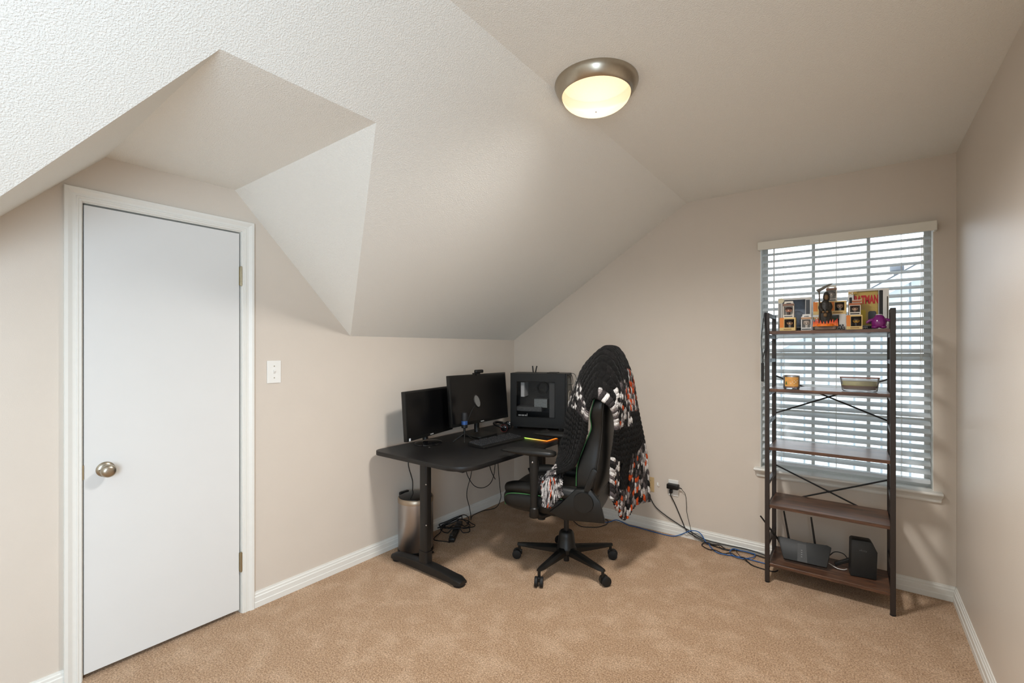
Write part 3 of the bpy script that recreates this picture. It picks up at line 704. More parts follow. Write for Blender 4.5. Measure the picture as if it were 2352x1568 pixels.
# robed statue
SS = 1.24
st = thing('robed_statue', 'dark hooded robed statue with a scythe on a red flame base', 'statue', (px_x(1896, -.345), -.345, ZT))
M_ROBE = mat('bronze_robe', (40, 36, 30), .45, noise=.35, nscale=60, bump=.002, bscale=90)
obj('plinth', MB().prism(rrect(-.046, .046, -.018, .02, .012), 0, .018), mat('brown_plinth', (120, 100, 84), .5, noise=.2, nscale=80), st, bevel=.003)
fl = MB()
for k in range(22):
    a = 2 * PI * k / 22; r = .036 + .006 * random.random(); hh = .022 + .02 * random.random()
    c0 = Vector((r * math.cos(a) * 1.1, r * math.sin(a) * .5, .016))
    fl.add([c0 + Vector((-.009, 0, 0)), c0 + Vector((.009, 0, 0)), c0 + Vector((0, .008, 0)), c0 + Vector((.006 * math.cos(a), .002, hh))], [(0, 1, 2), (0, 1, 3), (1, 2, 3), (2, 0, 3)])
fl.lathe([(.04, .016), (.036, .026), (.0, .03)], 18)
def flamemat():
    m = mat('flame_paint', (224, 60, 30), .4); nt = m.node_tree; b = nt.nodes['Principled BSDF']
    tc = nt.nodes.new('ShaderNodeTexCoord'); sp_ = nt.nodes.new('ShaderNodeSeparateXYZ'); nt.links.new(tc.outputs['Object'], sp_.inputs[0])
    r = nt.nodes.new('ShaderNodeValToRGB'); mr = nt.nodes.new('ShaderNodeMapRange'); mr.inputs['From Min'].default_value = .015; mr.inputs['From Max'].default_value = .045
    nt.links.new(sp_.outputs['Z'], mr.inputs['Value']); nt.links.new(mr.outputs[0], r.inputs['Fac'])
    r.color_ramp.elements[0].color = (*lin((240, 130, 30)), 1); r.color_ramp.elements[1].color = (*lin((206, 30, 26)), 1)
    nt.links.new(r.outputs[0], b.inputs['Base Color']); return m
obj('flames', fl, flamemat(), st, label='painted red and orange flames')
rows = []
for i in range(25):
    t = i / 24; z = .022 + t * .112
    w_ = .0225 - .004 * t + .004 * math.sin(PI * min(1, t * 1.25)) * (1 if t > .35 else t / .35); w_ *= (1 if t < .88 else 1 - (t - .88) * 4)
    row = []
    for k in range(28):
        a = 2 * PI * k / 28; fold = 1 + .09 * math.sin(a * 7) * (1 - t) + .03 * math.sin(3 * a + 5 * t)
        row.append((w_ * 1.05 * fold * math.cos(a), w_ * .72 * fold * math.sin(a), z))
    rows.append(row)
obj('robe', MB().grid(rows, close_v=True), M_ROBE, st, smooth=60)
hood = obj('hood', MB().ball((0.004, .001, .148), .015, .016, .025, 18, 12), M_ROBE, st, smooth=60)
obj('face', MB().ball((.004, -.0115, .146), .0085, .008, .012, 14, 10), mat('aged_bone', (112, 86, 56), .5, noise=.3, nscale=200), st, smooth=60)
for sg in (-1, 1):
    obj('sleeve', MB().tube([(sg * .017, .0, .12), (sg * .021, -.010, .10), (sg * .010, -.021, .082)], .01, 10, 5, rs=(.008, .0095)), M_ROBE, st, smooth=60)
    obj('hand', MB().ball((sg * .008, -.028, .080), .006, .006, .005, 10, 6), mat('aged_bone', (112, 86, 56)), st, smooth=60)
sy = obj('scythe_handle', MB().tube([(-.026, -.012, .03), (-.024, -.012, .10), (-.026, -.01, .178)], .003, 8, 4), mat('dark_wood', (70, 56, 44), .5), st, smooth=60)
bp_ = [(-.030, .170), (-.04, .182), (-.016, .192), (.012, .204), (.034, .208), (.016, .196), (-.006, .182), (-.02, .174)]
obj('scythe_blade', MB().prism(bp_, -.012, -.009, 'y'), mat('aged_metal', (92, 86, 76), .45, metal=.3), sy)
obj('skull', MB().ball((0, -.026, .066), .008, .007, .009, 12, 8), mat('aged_bone', (112, 86, 56)), st, smooth=60)

st.scale = (1.12, 1.1, SS)
# plain jar shape added as stand-in for a purple toy figure
pj = thing('purple_toy_standin', 'squat glossy purple toy stand-in, jar shaped with side lugs, before the yellow box', 'toy stand-in', (px_x(2019, -.345), -.345, ZT))
M_PURP = mat('toy_purple', (118, 28, 110), .22, coat=.3, noise=.06)
obj('body', MB().lathe([(.0, .006), (.022, .006), (.031, .018), (.033, .034), (.029, .05), (.022, .062), (.016, .072), (.0, .078)], 30), M_PURP, pj, smooth=60)
for sg in (-1, 1):
    obj('foot', MB().ball((sg * .017, -.008, .009), .016, .017, .009, 16, 10), M_PURP, pj, smooth=60)
    obj('lug', MB().tube([(sg * .024, 0, .048), (sg * .04, -.002, .044), (sg * .052, -.002, .040 + (.004 if sg > 0 else -.008))], .007, 12, 5, rs=(.009, .006)), M_PURP, pj, smooth=60)
obj('rim_bead', MB().tube([(.012 * math.cos(a), .012 * math.sin(a), .0745) for a in [2 * PI * k / 12 for k in range(12)]], .002, 8, 2, close=True), mat('toy_white', (232, 226, 230), .3), pj, smooth=60)

# ================================================================ CANDLES ON THE SECOND SHELF
Z2 = LV[1]
cx = px_x(1818, -.30)
cj = thing('candle_jar', 'round glass candle jar with orange wax and a metal rim', 'candle', (cx, -.30, Z2))
RJ = .042
obj('glass', MB().lathe([(.0, .001), (RJ - .004, .0012), (RJ, .006), (RJ, .078), (RJ - .002, .078), (RJ - .002, .008), (.0, .005)], 36), M_JAR, cj, smooth=40)
obj('wax', MB().lathe([(.0, .0055), (RJ - .003, .0085), (RJ - .003, .026), (.0, .024)], 32), mat('amber_wax', (196, 116, 44), .4, noise=.1), cj, smooth=40)
def labelmat():
    m = mat('candle_label', (224, 164, 88), .4, noise=.35, nscale=46); return m
lbv = []
for z in (.016, .070):
    lbv.append([((RJ + .0006) * math.cos(a), (RJ + .0006) * math.sin(a), z) for a in [math.radians(-135 + 105 * k / 14) for k in range(15)]])
obj('label_wrap', MB().grid(lbv), labelmat(), cj, smooth=60)
tri = MB()
for k, (s_, z_) in enumerate(((.007, .026), (.0055, .032), (.004, .038))):
    a0 = math.radians(-122)
    pts_ = []
    for q, zz in ((-s_, z_), (s_, z_), (0, z_ + .009)): 
        a = a0 + q / RJ; pts_.append(((RJ + .0012) * math.cos(a), (RJ + .0012) * math.sin(a), zz))
    tri.add(pts_, [(0, 1, 2)])
obj('tree_print', tri, mat('pine_green_print', (70, 104, 48), .5), cj)
for k in range(3):
    pts_ = []; a0 = math.radians(-78 + k * 12)
    fl_ = [((RJ + .0012) * math.cos(a0 + u / RJ), (RJ + .0012) * math.sin(a0 + u / RJ), .034 + .008 * k + v) for u, v in ((-.010, -.002), (.010, -.002), (.010, .002), (-.010, .002))]
    obj('lettering', MB().add(fl_, [(0, 1, 2, 3)]), M_INKW, cj)
obj('metal_rim', MB().lathe([(RJ + .0008, .070), (RJ + .0008, .079), (RJ - .003, .079), (RJ - .003, .070)], 36, cap=False), M_STEEL, cj, smooth=40)
cx = px_x(1974, -.30)
oc = thing('oval_candle', 'long oval glass candle dish with dark wax and a brown lid', 'candle', (cx, -.30, Z2))
def oval(prof, n=40, e=.42):
    rows = []
    for r, z in prof: rows.append([(r * math.cos(2 * PI * k / n), r * e * math.sin(2 * PI * k / n), z) for k in range(n)])
    return rows
def ovm(prof, e=.42):
    mb = MB().grid(oval(prof, e=e), close_v=True); return mb
obj('glass', ovm([(.001, .001), (.072, .002), (.078, .006), (.083, .04), (.087, .074), (.084, .074), (.080, .04), (.074, .012), (.001, .010)]), M_JAR, oc, smooth=40)
obj('wax', ovm([(.001, .0105), (.073, .0125), (.0775, .026), (.0790, .034), (.001, .032)]), mat('dark_honey_wax', (92, 52, 22), .3, noise=.2), oc, smooth=40)
obj('residue', ovm([(.0792, .034), (.0815, .058)], e=.42), mat('greenish_residue', (150, 142, 70), .5, noise=.4, nscale=70), oc, smooth=40)
obj('lid', ovm([(.001, .0745), (.088, .0745), (.089, .077), (.087, .080), (.001, .081)]), mat('brown_wood_lid', (120, 76, 58), .5, noise=.1), oc, smooth=40)

# ================================================================ ROUTER, MODEM
Z5 = LV[4] + .0015
M_RTR = mat('matte_black_shell', (30, 31, 31), .5, noise=.08, bump=.0004, bscale=300)
ya = -.26
x0, x1 = at(1790, 1255, 'y', ya).x, at(1908, 1300, 'y', -.30).x
rc = Vector(((x0 + x1) / 2 - .004, -.262, Z5))
rt = thing('wifi_router', 'flat black wireless router with stick antennas on the lowest board', 'router', rc, math.radians(3))
# wedge standing on its rear edge, face tilted to the room
rw = .135
R_ = Matrix.Rotation(math.radians(58), 3, 'X')
bodyp = MB()
outl = [(-rw, .062), (-rw + .02, .066), (0, .058), (rw - .02, .066), (rw, .058), (rw - .022, -.058), (-rw + .035, -.058)]
bodyp.prism(outl, -.012, .016, 'z')
bodyp.v = [R_ @ v + Vector((0, .0, .062)) for v in bodyp.v]
obj('shell', bodyp, M_RTR, rt, bevel=.004, smooth=40)
cp_ = MB().prism([(-.03, .045), (.012, .045), (.02, -.056), (-.03, -.056)], .016, .0175, 'z'); cp_.v = [R_ @ v + Vector((0, 0, .062)) for v in cp_.v]
obj('centre_panel', cp_, mat('hatched_black', (46, 46, 46), .35, noise=.4, nscale=160), rt)
for k in range(4):
    l_ = MB().box(-.012, -.006, .006 - k * .012, .010 - k * .012, .0175, .018, ); l_.v = [R_ @ v + Vector((0, 0, .062)) for v in l_.v]
    obj('indicator', l_, mat('grey_print', (120, 120, 120), .5), rt)
for (a, b) in (((-rw + .01, .045, .085), (-.228, .03, .225)), ((-.075, .05, .10), (-.104, .062, .27)), ((.058, .05, .09), (.036, .066, .26))):
    an = obj('antenna', MB().tube([a, Vector(a).lerp(Vector(b), .12), b], .006, 10, 3, rs=(.0075, .0045)), M_BLKPLA, rt, smooth=50)
    obj('pivot', MB().ball(a, .009, seg=12, rings=8), M_BLKPLA, an, smooth=60)
mx_ = at(1979, 1325, 'y', -.285).x
md = thing('modem', 'upright black modem box with a slanted top corner on the lowest board', 'modem', (mx_, -.235, Z5), math.radians(8))
mh = .205
pr_ = [(-.056, 0), (.062, 0), (.066, .15), (.044, mh - .006), (.036, mh), (-.045, mh), (-.053, mh - .008)]
obj('shell', MB().prism(pr_, -.035, .03, 'y'), M_RTR, md, bevel=.006, seg=3, smooth=40)
text_mesh('xfinity', .014, 'lettering', mat('dim_grey_print', (84, 84, 84), .4), md, faceY(.002, -.0358, mh - .055)); 
pk = thing('plug_block', 'small black plug block lying between the router and the modem', 'plug', (mx_ - .085, -.19, Z5))
bk_ = MB().box(-.045, .045, -.014, .014, -.009, .009); Rk = Matrix.Rotation(math.radians(-32), 3, 'Y'); bk_.v = [Rk @ v + Vector((0, 0, .036)) for v in bk_.v]
obj('body', bk_, M_BLKPLA, pk, bevel=.003)

# ================================================================ DESK
M_DTOP = mat('black_desk_mat', (21, 20, 20), .42, noise=.05, bump=.0002, bscale=900)
DZ = .72
dk = thing('desk', 'black gaming desk with rounded corners on steel feet in the corner', 'desk', (.46, -.85, 0))
do = Vector((.46, -.85, 0))
def dobj(n, mb, m, parent=None, **k):
    mb.v = [v - do for v in mb.v]; return obj(n, mb, m, parent or dk, **k)
outl = []
for (cx_, cy_, r_, a0) in ((.855, -.075, .10, 0), (.05, -.075, .05, 90), (.05, -1.615, .06, 180), (.855, -1.615, .15, 270)):
    sx = -1 if cx_ == .855 else 1; sy_ = -1 if cy_ == -.075 else 1
    for k in range(9):
        a = math.radians(a0 + 90 * k / 8); outl.append((cx_ + sx * r_ + r_ * math.cos(a), cy_ + sy_ * r_ + r_ * math.sin(a)))
dobj('desktop', MB().prism(outl, DZ - .028, DZ), M_DTOP, bevel=.004, smooth=40)
for y in (-1.50, -.19):
    lg = dobj('column', MB().prism(rrect(.398, .462, y - .024, y + .024, .012), .05, DZ - .045), M_BLKMET, smooth=40)
    dobj('column_collar', MB().prism(rrect(.393, .467, y - .028, y + .028, .014), .055, .13), M_BLKMET, lg, smooth=40)
    for (z, dx) in ((.55, .02), (.30, .03)): dobj('screw', MB().ball((.46 + dx * .2, y - .027, z), .005, seg=10, rings=6), M_STEEL, lg, smooth=60)
    rows = []
    for k in range(15):
        t = k / 14; x = .13 + .62 * t; c_ = abs(t - .5) * 2
        hw = .036 + .006 * (c_ > .8); zt = .062 - .022 * c_ ** 2 ; 
        if k in (0, 14): hw *= .72; zt -= .006
        rows.append([(x, y - hw, .014), (x, y - hw * .9, zt - .006), (x, y - hw * .6, zt), (x, y + hw * .6, zt), (x, y + hw * .9, zt - .006), (x, y + hw, .014)])
    ft = MB().grid(rows, close_v=True); n_ = 6; m_ = len(rows)
    ft.f += [tuple(range(n_)), tuple((m_ - 1) * n_ + k for k in range(n_))]
    ft_o = dobj('foot', ft, M_BLKMET, smooth=40)
    for x in (.17, .715): dobj('foot_pad', MB().lathe([(.034, 0), (.036, .004), (.036, .015), (.03, .018)], 20, (x, y, 0)), M_RUBBER, ft_o, smooth=40)
    dobj('top_bracket', MB().box(.12, .78, y - .04, y + .04, DZ - .046, DZ - .028), M_BLKMET)
dobj('beam', MB().box(.40, .46, -1.50, -.19, DZ - .075, DZ - .046), M_BLKMET)
dobj('edge_logo', MB().box(.8555, .8563, -1.02, -.985, DZ - .02, DZ - .009), mat('silver_print', (170, 170, 168), .4), None)

# ---------------------------------------------------------------- monitors
def monitor(label, c, rz, w, h, zb, tilt, base_kind):
    t = thing('monitor', label, 'monitor', (c[0], c[1], DZ + .001), rz)
    R = Matrix.Rotation(math.radians(-tilt), 3, 'Y')       # local: screen faces +x, width along y
    P0 = Vector((0, 0, zb - DZ))
    def rot(mb): mb.v = [R @ v + P0 for v in mb.v]; return mb
    b = .012
    pan = obj('casing', rot(MB().box(-.03, 0, -w / 2, w / 2, 0, h)), M_BLKPLA, t, bevel=.004, smooth=40)
    obj('screen', rot(MB().box(-.001, .0012, -w / 2 + b, w / 2 - b, .022, h - b)), M_SCREEN, t)
    obj('rear_bulge', rot(MB().box(-.055, -.028, -w * .3, w * .3, h * .15, h * .75)), M_BLKPLA, t, bevel=.012, smooth=40)
    obj('badge', rot(MB().box(-.0005, .0018, -.018, .018, .007, .013)), mat('silver_print', (170, 170, 168)), t)
    obj('neck', MB().tube([(-.054, 0, .024), (-.058, 0, .024 + (zb - DZ) * .5), (-.045, 0, zb - DZ + h * .3)], .02, 12, 5), M_BLKPLA, t, smooth=50)
    if base_kind == 'disc':
        mb = MB(); rows = [[(-.03 + r * .85 * math.cos(2 * PI * k / 36), r * math.sin(2 * PI * k / 36), z) for k in range(36)] for r, z in ((.001, .016), (.085, .012), (.105, .006), (.107, .001), (.001, .0005))]
        obj('base', mb.grid(rows, close_v=True), M_BLKGLOSS, t, smooth=50)
    else:
        obj('base', MB().prism(rrect(-.13, .07, -.11, .11, .03), .0005, .013), M_BLKPLA, t, bevel=.003, smooth=40)
    return t
m1 = monitor('black monitor on a round glossy base at the open end of the desk', (.205, -1.235), math.radians(11.5), .54, .325, .777, 4, 'disc')
obj('sticker', MB().box(.0015, .002, -.254, -.238, .060, .078), mat('white_sticker', (226, 230, 234), .5), m1)
m2 = monitor('wider black monitor carrying a webcam beside the computer tower', (.300, -.807), 0, .652, .368, .822, 5, 'plate')
wc = thing('webcam', 'small black webcam clipped on top of the wider monitor', 'webcam', (.268, -.815, .822 + .368))
obj('body', MB().box(-.012, .018, -.042, .042, .006, .032), M_BLKPLA, wc, bevel=.008, seg=3, smooth=40)
obj('lens', MB().lathe([(.0, .022), (.008, .021), (.010, .018), (.010, .012)], 16, (0, 0, .019), Matrix.Rotation(PI / 2, 3, 'Y')), M_BLKGLOSS, wc, smooth=40)
obj('clip', MB().prism([(-.036, -.012), (-.0335, -.012), (-.0335, 0), (.0035, 0), (.0045, -.012), (.007, -.012), (.007, .007), (-.036, .007)], -.03, .012, 'y'), M_BLKPLA, wc)

# ---------------------------------------------------------------- keyboard, mouse pad, mouse
kb = thing('keyboard', 'black keyboard lying on the desk before the monitors', 'keyboard', (.545, -.935, DZ), math.radians(-3))
obj('case', MB().add([(-.072, -.215, .0005), (.08, -.215, .0005), (.08, .215, .0005), (-.072, .215, .0005), (-.072, -.215, .026), (.08, -.215, .014), (.08, .215, .014), (-.072, .215, .026)], [(0, 3, 2, 1), (4, 5, 6, 7), (0, 1, 5, 4), (1, 2, 6, 5), (2, 3, 7, 6), (3, 0, 4, 7)]), M_BLKPLA, kb, bevel=.003)
kc = MB()
for r in range(6):
    for c_ in range(22):
        if r == 0 and c_ % 5 == 4: continue
        x = -.056 + r * .0195; y = -.205 + c_ * .0192; z = .026 - (x + .072) * .079
        kc.add([(x - .008, y - .008, z), (x + .008, y - .008, z), (x + .008, y + .008, z), (x - .008, y + .008, z), (x - .006, y - .006, z + .009), (x + .006, y - .006, z + .008), (x + .006, y + .006, z + .008), (x - .006, y + .006, z + .009)], [(0, 1, 5, 4), (1, 2, 6, 5), (2, 3, 7, 6), (3, 0, 4, 7), (4, 5, 6, 7)])
kco = obj('keycaps', kc, mat('dark_keycap', (44, 45, 47), .45), kb); kco['kind'] = 'stuff'
mp_ = thing('mouse_pad', 'black mouse pad with a green to orange glowing edge', 'mouse pad', (.65, -.545, DZ))
obj('pad', MB().prism(rrect(-.155, .155, -.145, .15, .012), .0005, .005), M_BLKPLA, mp_)
def rgbmat():
    m = bpy.data.materials.new('led_edge'); m.use_nodes = True; nt = m.node_tree; b = nt.nodes['Principled BSDF']
    tc = nt.nodes.new('ShaderNodeTexCoord'); sp_ = nt.nodes.new('ShaderNodeSeparateXYZ'); nt.links.new(tc.outputs['Object'], sp_.inputs[0])
    mr = nt.nodes.new('ShaderNodeMapRange'); mr.inputs['From Min'].default_value = -.10; mr.inputs['From Max'].default_value = .16
    nt.links.new(sp_.outputs['X'], mr.inputs['Value']); r = nt.nodes.new('ShaderNodeValToRGB'); nt.links.new(mr.outputs[0], r.inputs['Fac'])
    e = r.color_ramp.elements; e[0].color = (.02, .9, .05, 1); e[1].color = (1.0, .22, .01, 1); k = e.new(.55); k.color = (.75, .6, .12, 1)
    nt.links.new(r.outputs['Color'], b.inputs['Emission Color']); b.inputs['Emission Strength'].default_value = 1.3; b.inputs['Base Color'].default_value = (.05, .05, .05, 1)
    return m
led = [(-.155, -.15, .004), (-.05, -.15, .004), (.10, -.15, .004), (.150, -.15, .004), (.160, -.14, .004), (.160, -.06, .004), (.160, .05, .004)]
obj('led_edge', MB().tube(led, .0032, 8, 4), rgbmat(), mp_, smooth=60, label='glowing light strip running green to orange')
ms = thing('mouse', 'black computer mouse resting on the glowing mouse pad', 'mouse', (.66, -.50, DZ + .005), math.radians(80))
mbm = MB().ball((0, 0, .012), .058, .031, .025, 20, 12)
for v in mbm.v: v.z = max(v.z, .0004)
obj('shell', mbm, M_BLKPLA, ms, smooth=60)
obj('scroll_wheel', MB().cyl((.03, -.004, .033), (.03, .004, .033), .006), M_RUBBER, ms)
# headset
hs = thing('headset', 'black gaming headset lying beside the computer tower', 'headset', (.32, -.535, DZ), math.radians(25))
for sg in (-1, 1):
    obj('ear_cup', MB().lathe([(.0, .026), (.022, .025), (.032, .018), (.034, .006), (.034, -.004), (.026, -.01), (.0, -.01)], 24, (0, sg * .06, .036), Matrix.Rotation(-sg * PI / 2, 3, 'X')), M_BLKGLOSS, hs, smooth=50)
obj('headband', MB().tube([(0, -.072, .036), (-.04, -.078, .05), (-.085, -.05, .06), (-.098, 0, .062), (-.085, .05, .06), (-.04, .078, .05), (0, .072, .036)], .010, 10, 6), M_BLKPLA, hs, smooth=60)
obj('cup_ring', MB().tube([(.028 * math.cos(a), -.087, .036 + .028 * math.sin(a)) for a in [2 * PI * k / 14 for k in range(14)]], .002, 6, 2, close=True), mat('dark_red_trim', (84, 24, 26), .4), hs)

# microphone
mi = thing('microphone', 'desk microphone with a blue collar on a small tripod with a pop filter', 'microphone', (.355, -1.065, DZ))
for p in ((-.06, -.055, .0042), (.035, -.04, .0042), (.03, .075, .0042)):
    obj('tripod_leg', MB().tube([(0, 0, .065), Vector((0, 0, .065)).lerp(Vector(p), .5), p], .004, 8, 3), M_BLKPLA, mi, smooth=60)
obj('stem', MB().cyl((0, 0, .06), (0, 0, .10), .008), M_BLKPLA, mi, smooth=40)
by_ = obj('body', MB().lathe([(.016, .10), (.022, .104), (.022, .15), (.020, .152)], 20), M_BLKPLA, mi, smooth=40)
obj('collar', MB().lathe([(.0225, .126), (.0225, .150), (.02, .152), (.02, .126)], 20), mat('blue_anodised', (58, 92, 150), .35, metal=.4), by_, smooth=40)
obj('grille', MB().lathe([(.021, .152), (.022, .19), (.018, .208), (.0, .214)], 20), mat('dark_mesh', (34, 34, 36), .5, bump=.001, bscale=900), by_, smooth=50)
obj('gooseneck', MB().tube([(.0, .01, .12), (.02, .028, .18), (.04, .04, .23), (.06, .052, .262)], .0035, 8, 6), M_BLKMET, mi, smooth=60)
nrm = Vector((.93, .30, .32)).normalized(); q_ = Vector((0, 0, 1)).rotation_difference(nrm).to_matrix()
pc_ = Vector((.068, .056, .290))
pf = obj('pop_filter', MB().lathe([(.0, .003), (.043, .003), (.043, -.003), (.0, -.003)], 32, pc_, q_), mat('grey_mesh', (112, 112, 110), .6, bump=.001, bscale=800), mi)
obj('filter_ring', MB().tube([pc_ + q_ @ Vector((.044 * math.cos(a), .044 * math.sin(a), 0)) for a in [2 * PI * k / 20 for k in range(20)]], .0042, 8, 2, close=True), M_BLKPLA, pf, smooth=60)

# ---------------------------------------------------------------- computer tower
U_ = Vector((.944, .33, 0)).normalized(); ang = math.atan2(U_.y, U_.x)
pcA = Vector((.27, -.415, DZ)); pcC = pcA + U_ * .23 + Vector((-U_.y, U_.x, 0)) * .105
pc = thing('computer_tower', 'black computer tower with a glass side window in the desk corner', 'computer', pcC, ang)
PL, PD, PH, PZ = .46, .21, .46, .018
M_CASE = mat('black_case_steel', (15, 15, 15), .5, noise=.05)
mb = MB()
a, b, f, g = -PL / 2, PL / 2, -PD / 2, PD / 2
mb.box(a, b, g - .003, g, PZ, PH); mb.box(a, a + .003, f + .003, g - .003, PZ, PH); mb.box(b - .006, b, f + .003, g - .003, PZ, PH); mb.box(a + .003, b - .006, f + .003, g - .003, PZ, PZ + .004); mb.box(a + .003, b - .006, f + .003, g - .003, PH - .006, PH)
obj('chassis', mb, M_CASE, pc)
mb = MB(); w0, w1, z0, z1 = a + .055, b - .085, PZ + .085, PH - .07
mb.box(a, w0, f, f + .003, PZ, PH); mb.box(w1, b, f, f + .003, PZ, PH); mb.box(w0, w1, f, f + .003, PZ, z0); mb.box(w0, w1, f, f + .003, z1, PH)
sp_o = obj('side_panel', mb, M_CASE, pc)
obj('window_pane', MB().box(w0 - .005, w1 + .005, f - .003, f - .0002, z0 - .005, z1 + .005), glassmat('smoked_glass', (240, 240, 240), .0, ior=1.2), sp_o)
obj('motherboard', MB().box(a + .03, b - .15, g - .02, g - .016, PZ + .10, PH - .04), mat('dark_board', (62, 60, 58), .5, noise=.9, nscale=60), pc)
obj('cooler', MB().box(w0 + .02, w0 + .05, -.05, g - .03, z1 - .13, z1 - .01), mat('alloy_fins', (226, 224, 222), .5, metal=.0, noise=.2, nscale=120), pc)
obj('heatsink', MB().box(w0 + .13, w0 + .24, -.03, g - .03, z0 + .07, z0 + .14), mat('grey_fins', (150, 154, 154), .4, metal=.5, noise=.4, nscale=150), pc)
obj('graphics_card', MB().box(w0 - .02, w0 + .2, -.06, g - .03, z0 + .04, z0 + .075), mat('grey_shroud', (92, 92, 92), .4, noise=.5, nscale=60), pc)
obj('drive_bay', MB().box(w1 - .05, w1 + .03, -.08, g - .02, z0 - .02, z1 - .005), mat('grey_bay', (84, 84, 84), .5), pc)
obj('case_fan', MB().lathe([(.052, -.012), (.052, .012), (.04, .012), (.04, -.012)], 24, (w0 + .19, .03, z1 - .06), Matrix.Rotation(PI / 2, 3, 'X'), cap=False), M_BLKPLA, pc)
for k, wd in enumerate((.012, .010, .013, .009, .011, .004)):
    obj('faint_mark', MB().box(w0 + .016 + k * .0145, w0 + .016 + k * .0145 + wd, f - .0036, f - .0032, z0 + .006, z0 + (.026 if k == 5 else .016)), mat('pale_print', (150, 150, 150), .4), pc)
fr_ = obj('front_panel', MB().box(b, b + .016, f + .004, g - .004, PZ, PH), M_CASE, pc, bevel=.003)
obj('mesh_strip', MB().box(b + .016, b + .017, f + .03, g - .03, PZ + .03, PH - .04), mat('teal_grey_mesh', (58, 66, 66), .4, noise=.3, nscale=200), fr_)
for z in (.13, .26):
    obj('front_fan', MB().lathe([(.058, 0), (.058, .004), (.05, .004), (.05, 0)], 28, (b + .0172, 0, z), Matrix.Rotation(PI / 2, 3, 'Y'), cap=False), mat('pale_fan_ring', (170, 160, 146), .4), fr_)
for x in (-.075, -.055):
    obj('antenna', MB().tube([(x, .05, PH), (x + (.012 if x > -.06 else -.006), .05, PH + .055)], .0055, 8, 3), M_BLKPLA, pc, smooth=60)
obj('top_module', MB().box(.07, .15, -.06, .06, PH, PH + .006), M_BLKPLA, pc, bevel=.002)
for x in (a + .04, b - .04):
    for y in (f + .03, g - .03): obj('case_foot', MB().box(x - .015, x + .015, y - .012, y + .012, .0005, PZ), M_RUBBER, pc)
for k, pts in enumerate(([(.236, -.07, PH - .02), (.275, -.07, PH - .005), (.285, -.06, PH - .08), (.25, -.05, PH - .09), (.236, -.05, PH - .085)], [(.236, -.08, PH - .015), (.27, -.09, PH - .03), (.285, -.09, PH - .15), (.30, -.07, PH - .26)], [(.236, -.06, PH - .01), (.29, -.05, PH - .0), (.315, -.05, PH - .06), (.32, -.04, PH - .25)])):
    obj('front_cable', MB().tube(pts, .0022, 6, 6), M_CABLE, pc, smooth=60)

# ================================================================ TRASH CAN
tc_ = thing('trash_can', 'slim brushed steel trash can with a black lid under the desk', 'bin', (.145, -1.330, 0))
RT = .1185
obj('body', MB().lathe([(RT - .004, .02), (RT, .024), (RT, .34)], 48), M_STEEL, tc_, smooth=50)
obj('rim', MB().lathe([(RT + .001, .337), (RT + .002, .365), (RT - .004, .371), (RT - .01, .369)], 48, cap=False), mat('champagne_rim', (176, 158, 138), .35, metal=.7), tc_, smooth=50)
obj('lid', MB().lathe([(RT - .003, .367), (RT - .006, .374), (RT - .03, .380), (0, .382)], 48), M_BLKGLOSS, tc_, smooth=50)
obj('base_ring', MB().lathe([(RT + .002, 0), (RT + .002, .022), (RT - .004, .024)], 40), M_BLKPLA, tc_, smooth=40)
obj('hinge_block', MB().box(-.125, -.10, -.045, .03, .348, .383), M_BLKPLA, tc_, bevel=.006)
pd_ = obj('pedal', MB().box(.10, .15, -.03, .03, .006, .016), M_BLKPLA, tc_, bevel=.003)

# ================================================================ CHAIR
CF = Vector((-.97, -.243, 0)).normalized(); CANG = math.atan2(CF.y, CF.x)
ch = thing('gaming_chair', 'black high backed gaming chair with green piping at the desk', 'chair', (1.09, -.905, 0), CANG)
def cobj(n, mb, m, parent=None, **k): return obj(n, mb, m, parent or ch, **k)
hub = cobj('hub', MB().lathe([(.035, .085), (.062, .09), (.066, .115), (.058, .125), (.050, .19), (.044, .215), (.036, .222)], 28), M_BLKPLA, smooth=40)
cobj('gas_cylinder', MB().lathe([(.018, .03), (.018, .22), (.016, .222), (.016, .33)], 20), M_BLKMET, smooth=40)
CR_ = .315
for k in range(5):
    wa = math.radians(270 + 72 * k) - CANG
    R = Matrix.Rotation(wa, 3, 'Z')
    rows = []
    for i in range(9):
        t = i / 8; r = .04 + t * (CR_ - .04 + .012); hw = .030 - .012 * t; zt = .128 - .028 * t; zb = .082 + .004 * t
        if i == 8: hw *= .6
        rows.append([R @ Vector((r, -hw, zb)), R @ Vector((r, -hw, zt - .012)), R @ Vector((r, -hw * .5, zt)), R @ Vector((r, hw * .5, zt)), R @ Vector((r, hw, zt - .012)), R @ Vector((r, hw, zb))])
    mb = MB().grid(rows, close_v=True); mb.f += [tuple(range(6)), tuple(8 * 6 + q for q in range(6))]
    arm = cobj('base_arm', mb, M_BLKPLA, smooth=40)
    c = R @ Vector((CR_, 0, 0)); sw_ = [0.5, 1.3, -.6, 2.1, .2][k]
    Rw = Matrix.Rotation(wa + sw_, 3, 'Z')
    cs = cobj('caster', MB().cyl(c + Vector((0, 0, .05)), c + Vector((0, 0, .09)), .009), M_BLKPLA, smooth=40)
    off = Rw @ Vector((.016, 0, 0))
    hd = MB().box(-.018, .026, -.007, .007, .028, .056); hd.v = [Rw @ v + c for v in hd.v]; cobj('caster_hood', hd, M_BLKPLA, cs, bevel=.003)
    for sg in (-1, 1):
        p = c + off + Rw @ Vector((0, sg * .016, 0)) + Vector((0, 0, .029)); ax_ = Rw @ Vector((0, 1, 0))
        w_ = MB().cyl(p - ax_ * .009, p + ax_ * .009, .029, seg=22); cobj('wheel', w_, M_RUBBER, cs, bevel=.003, smooth=40)
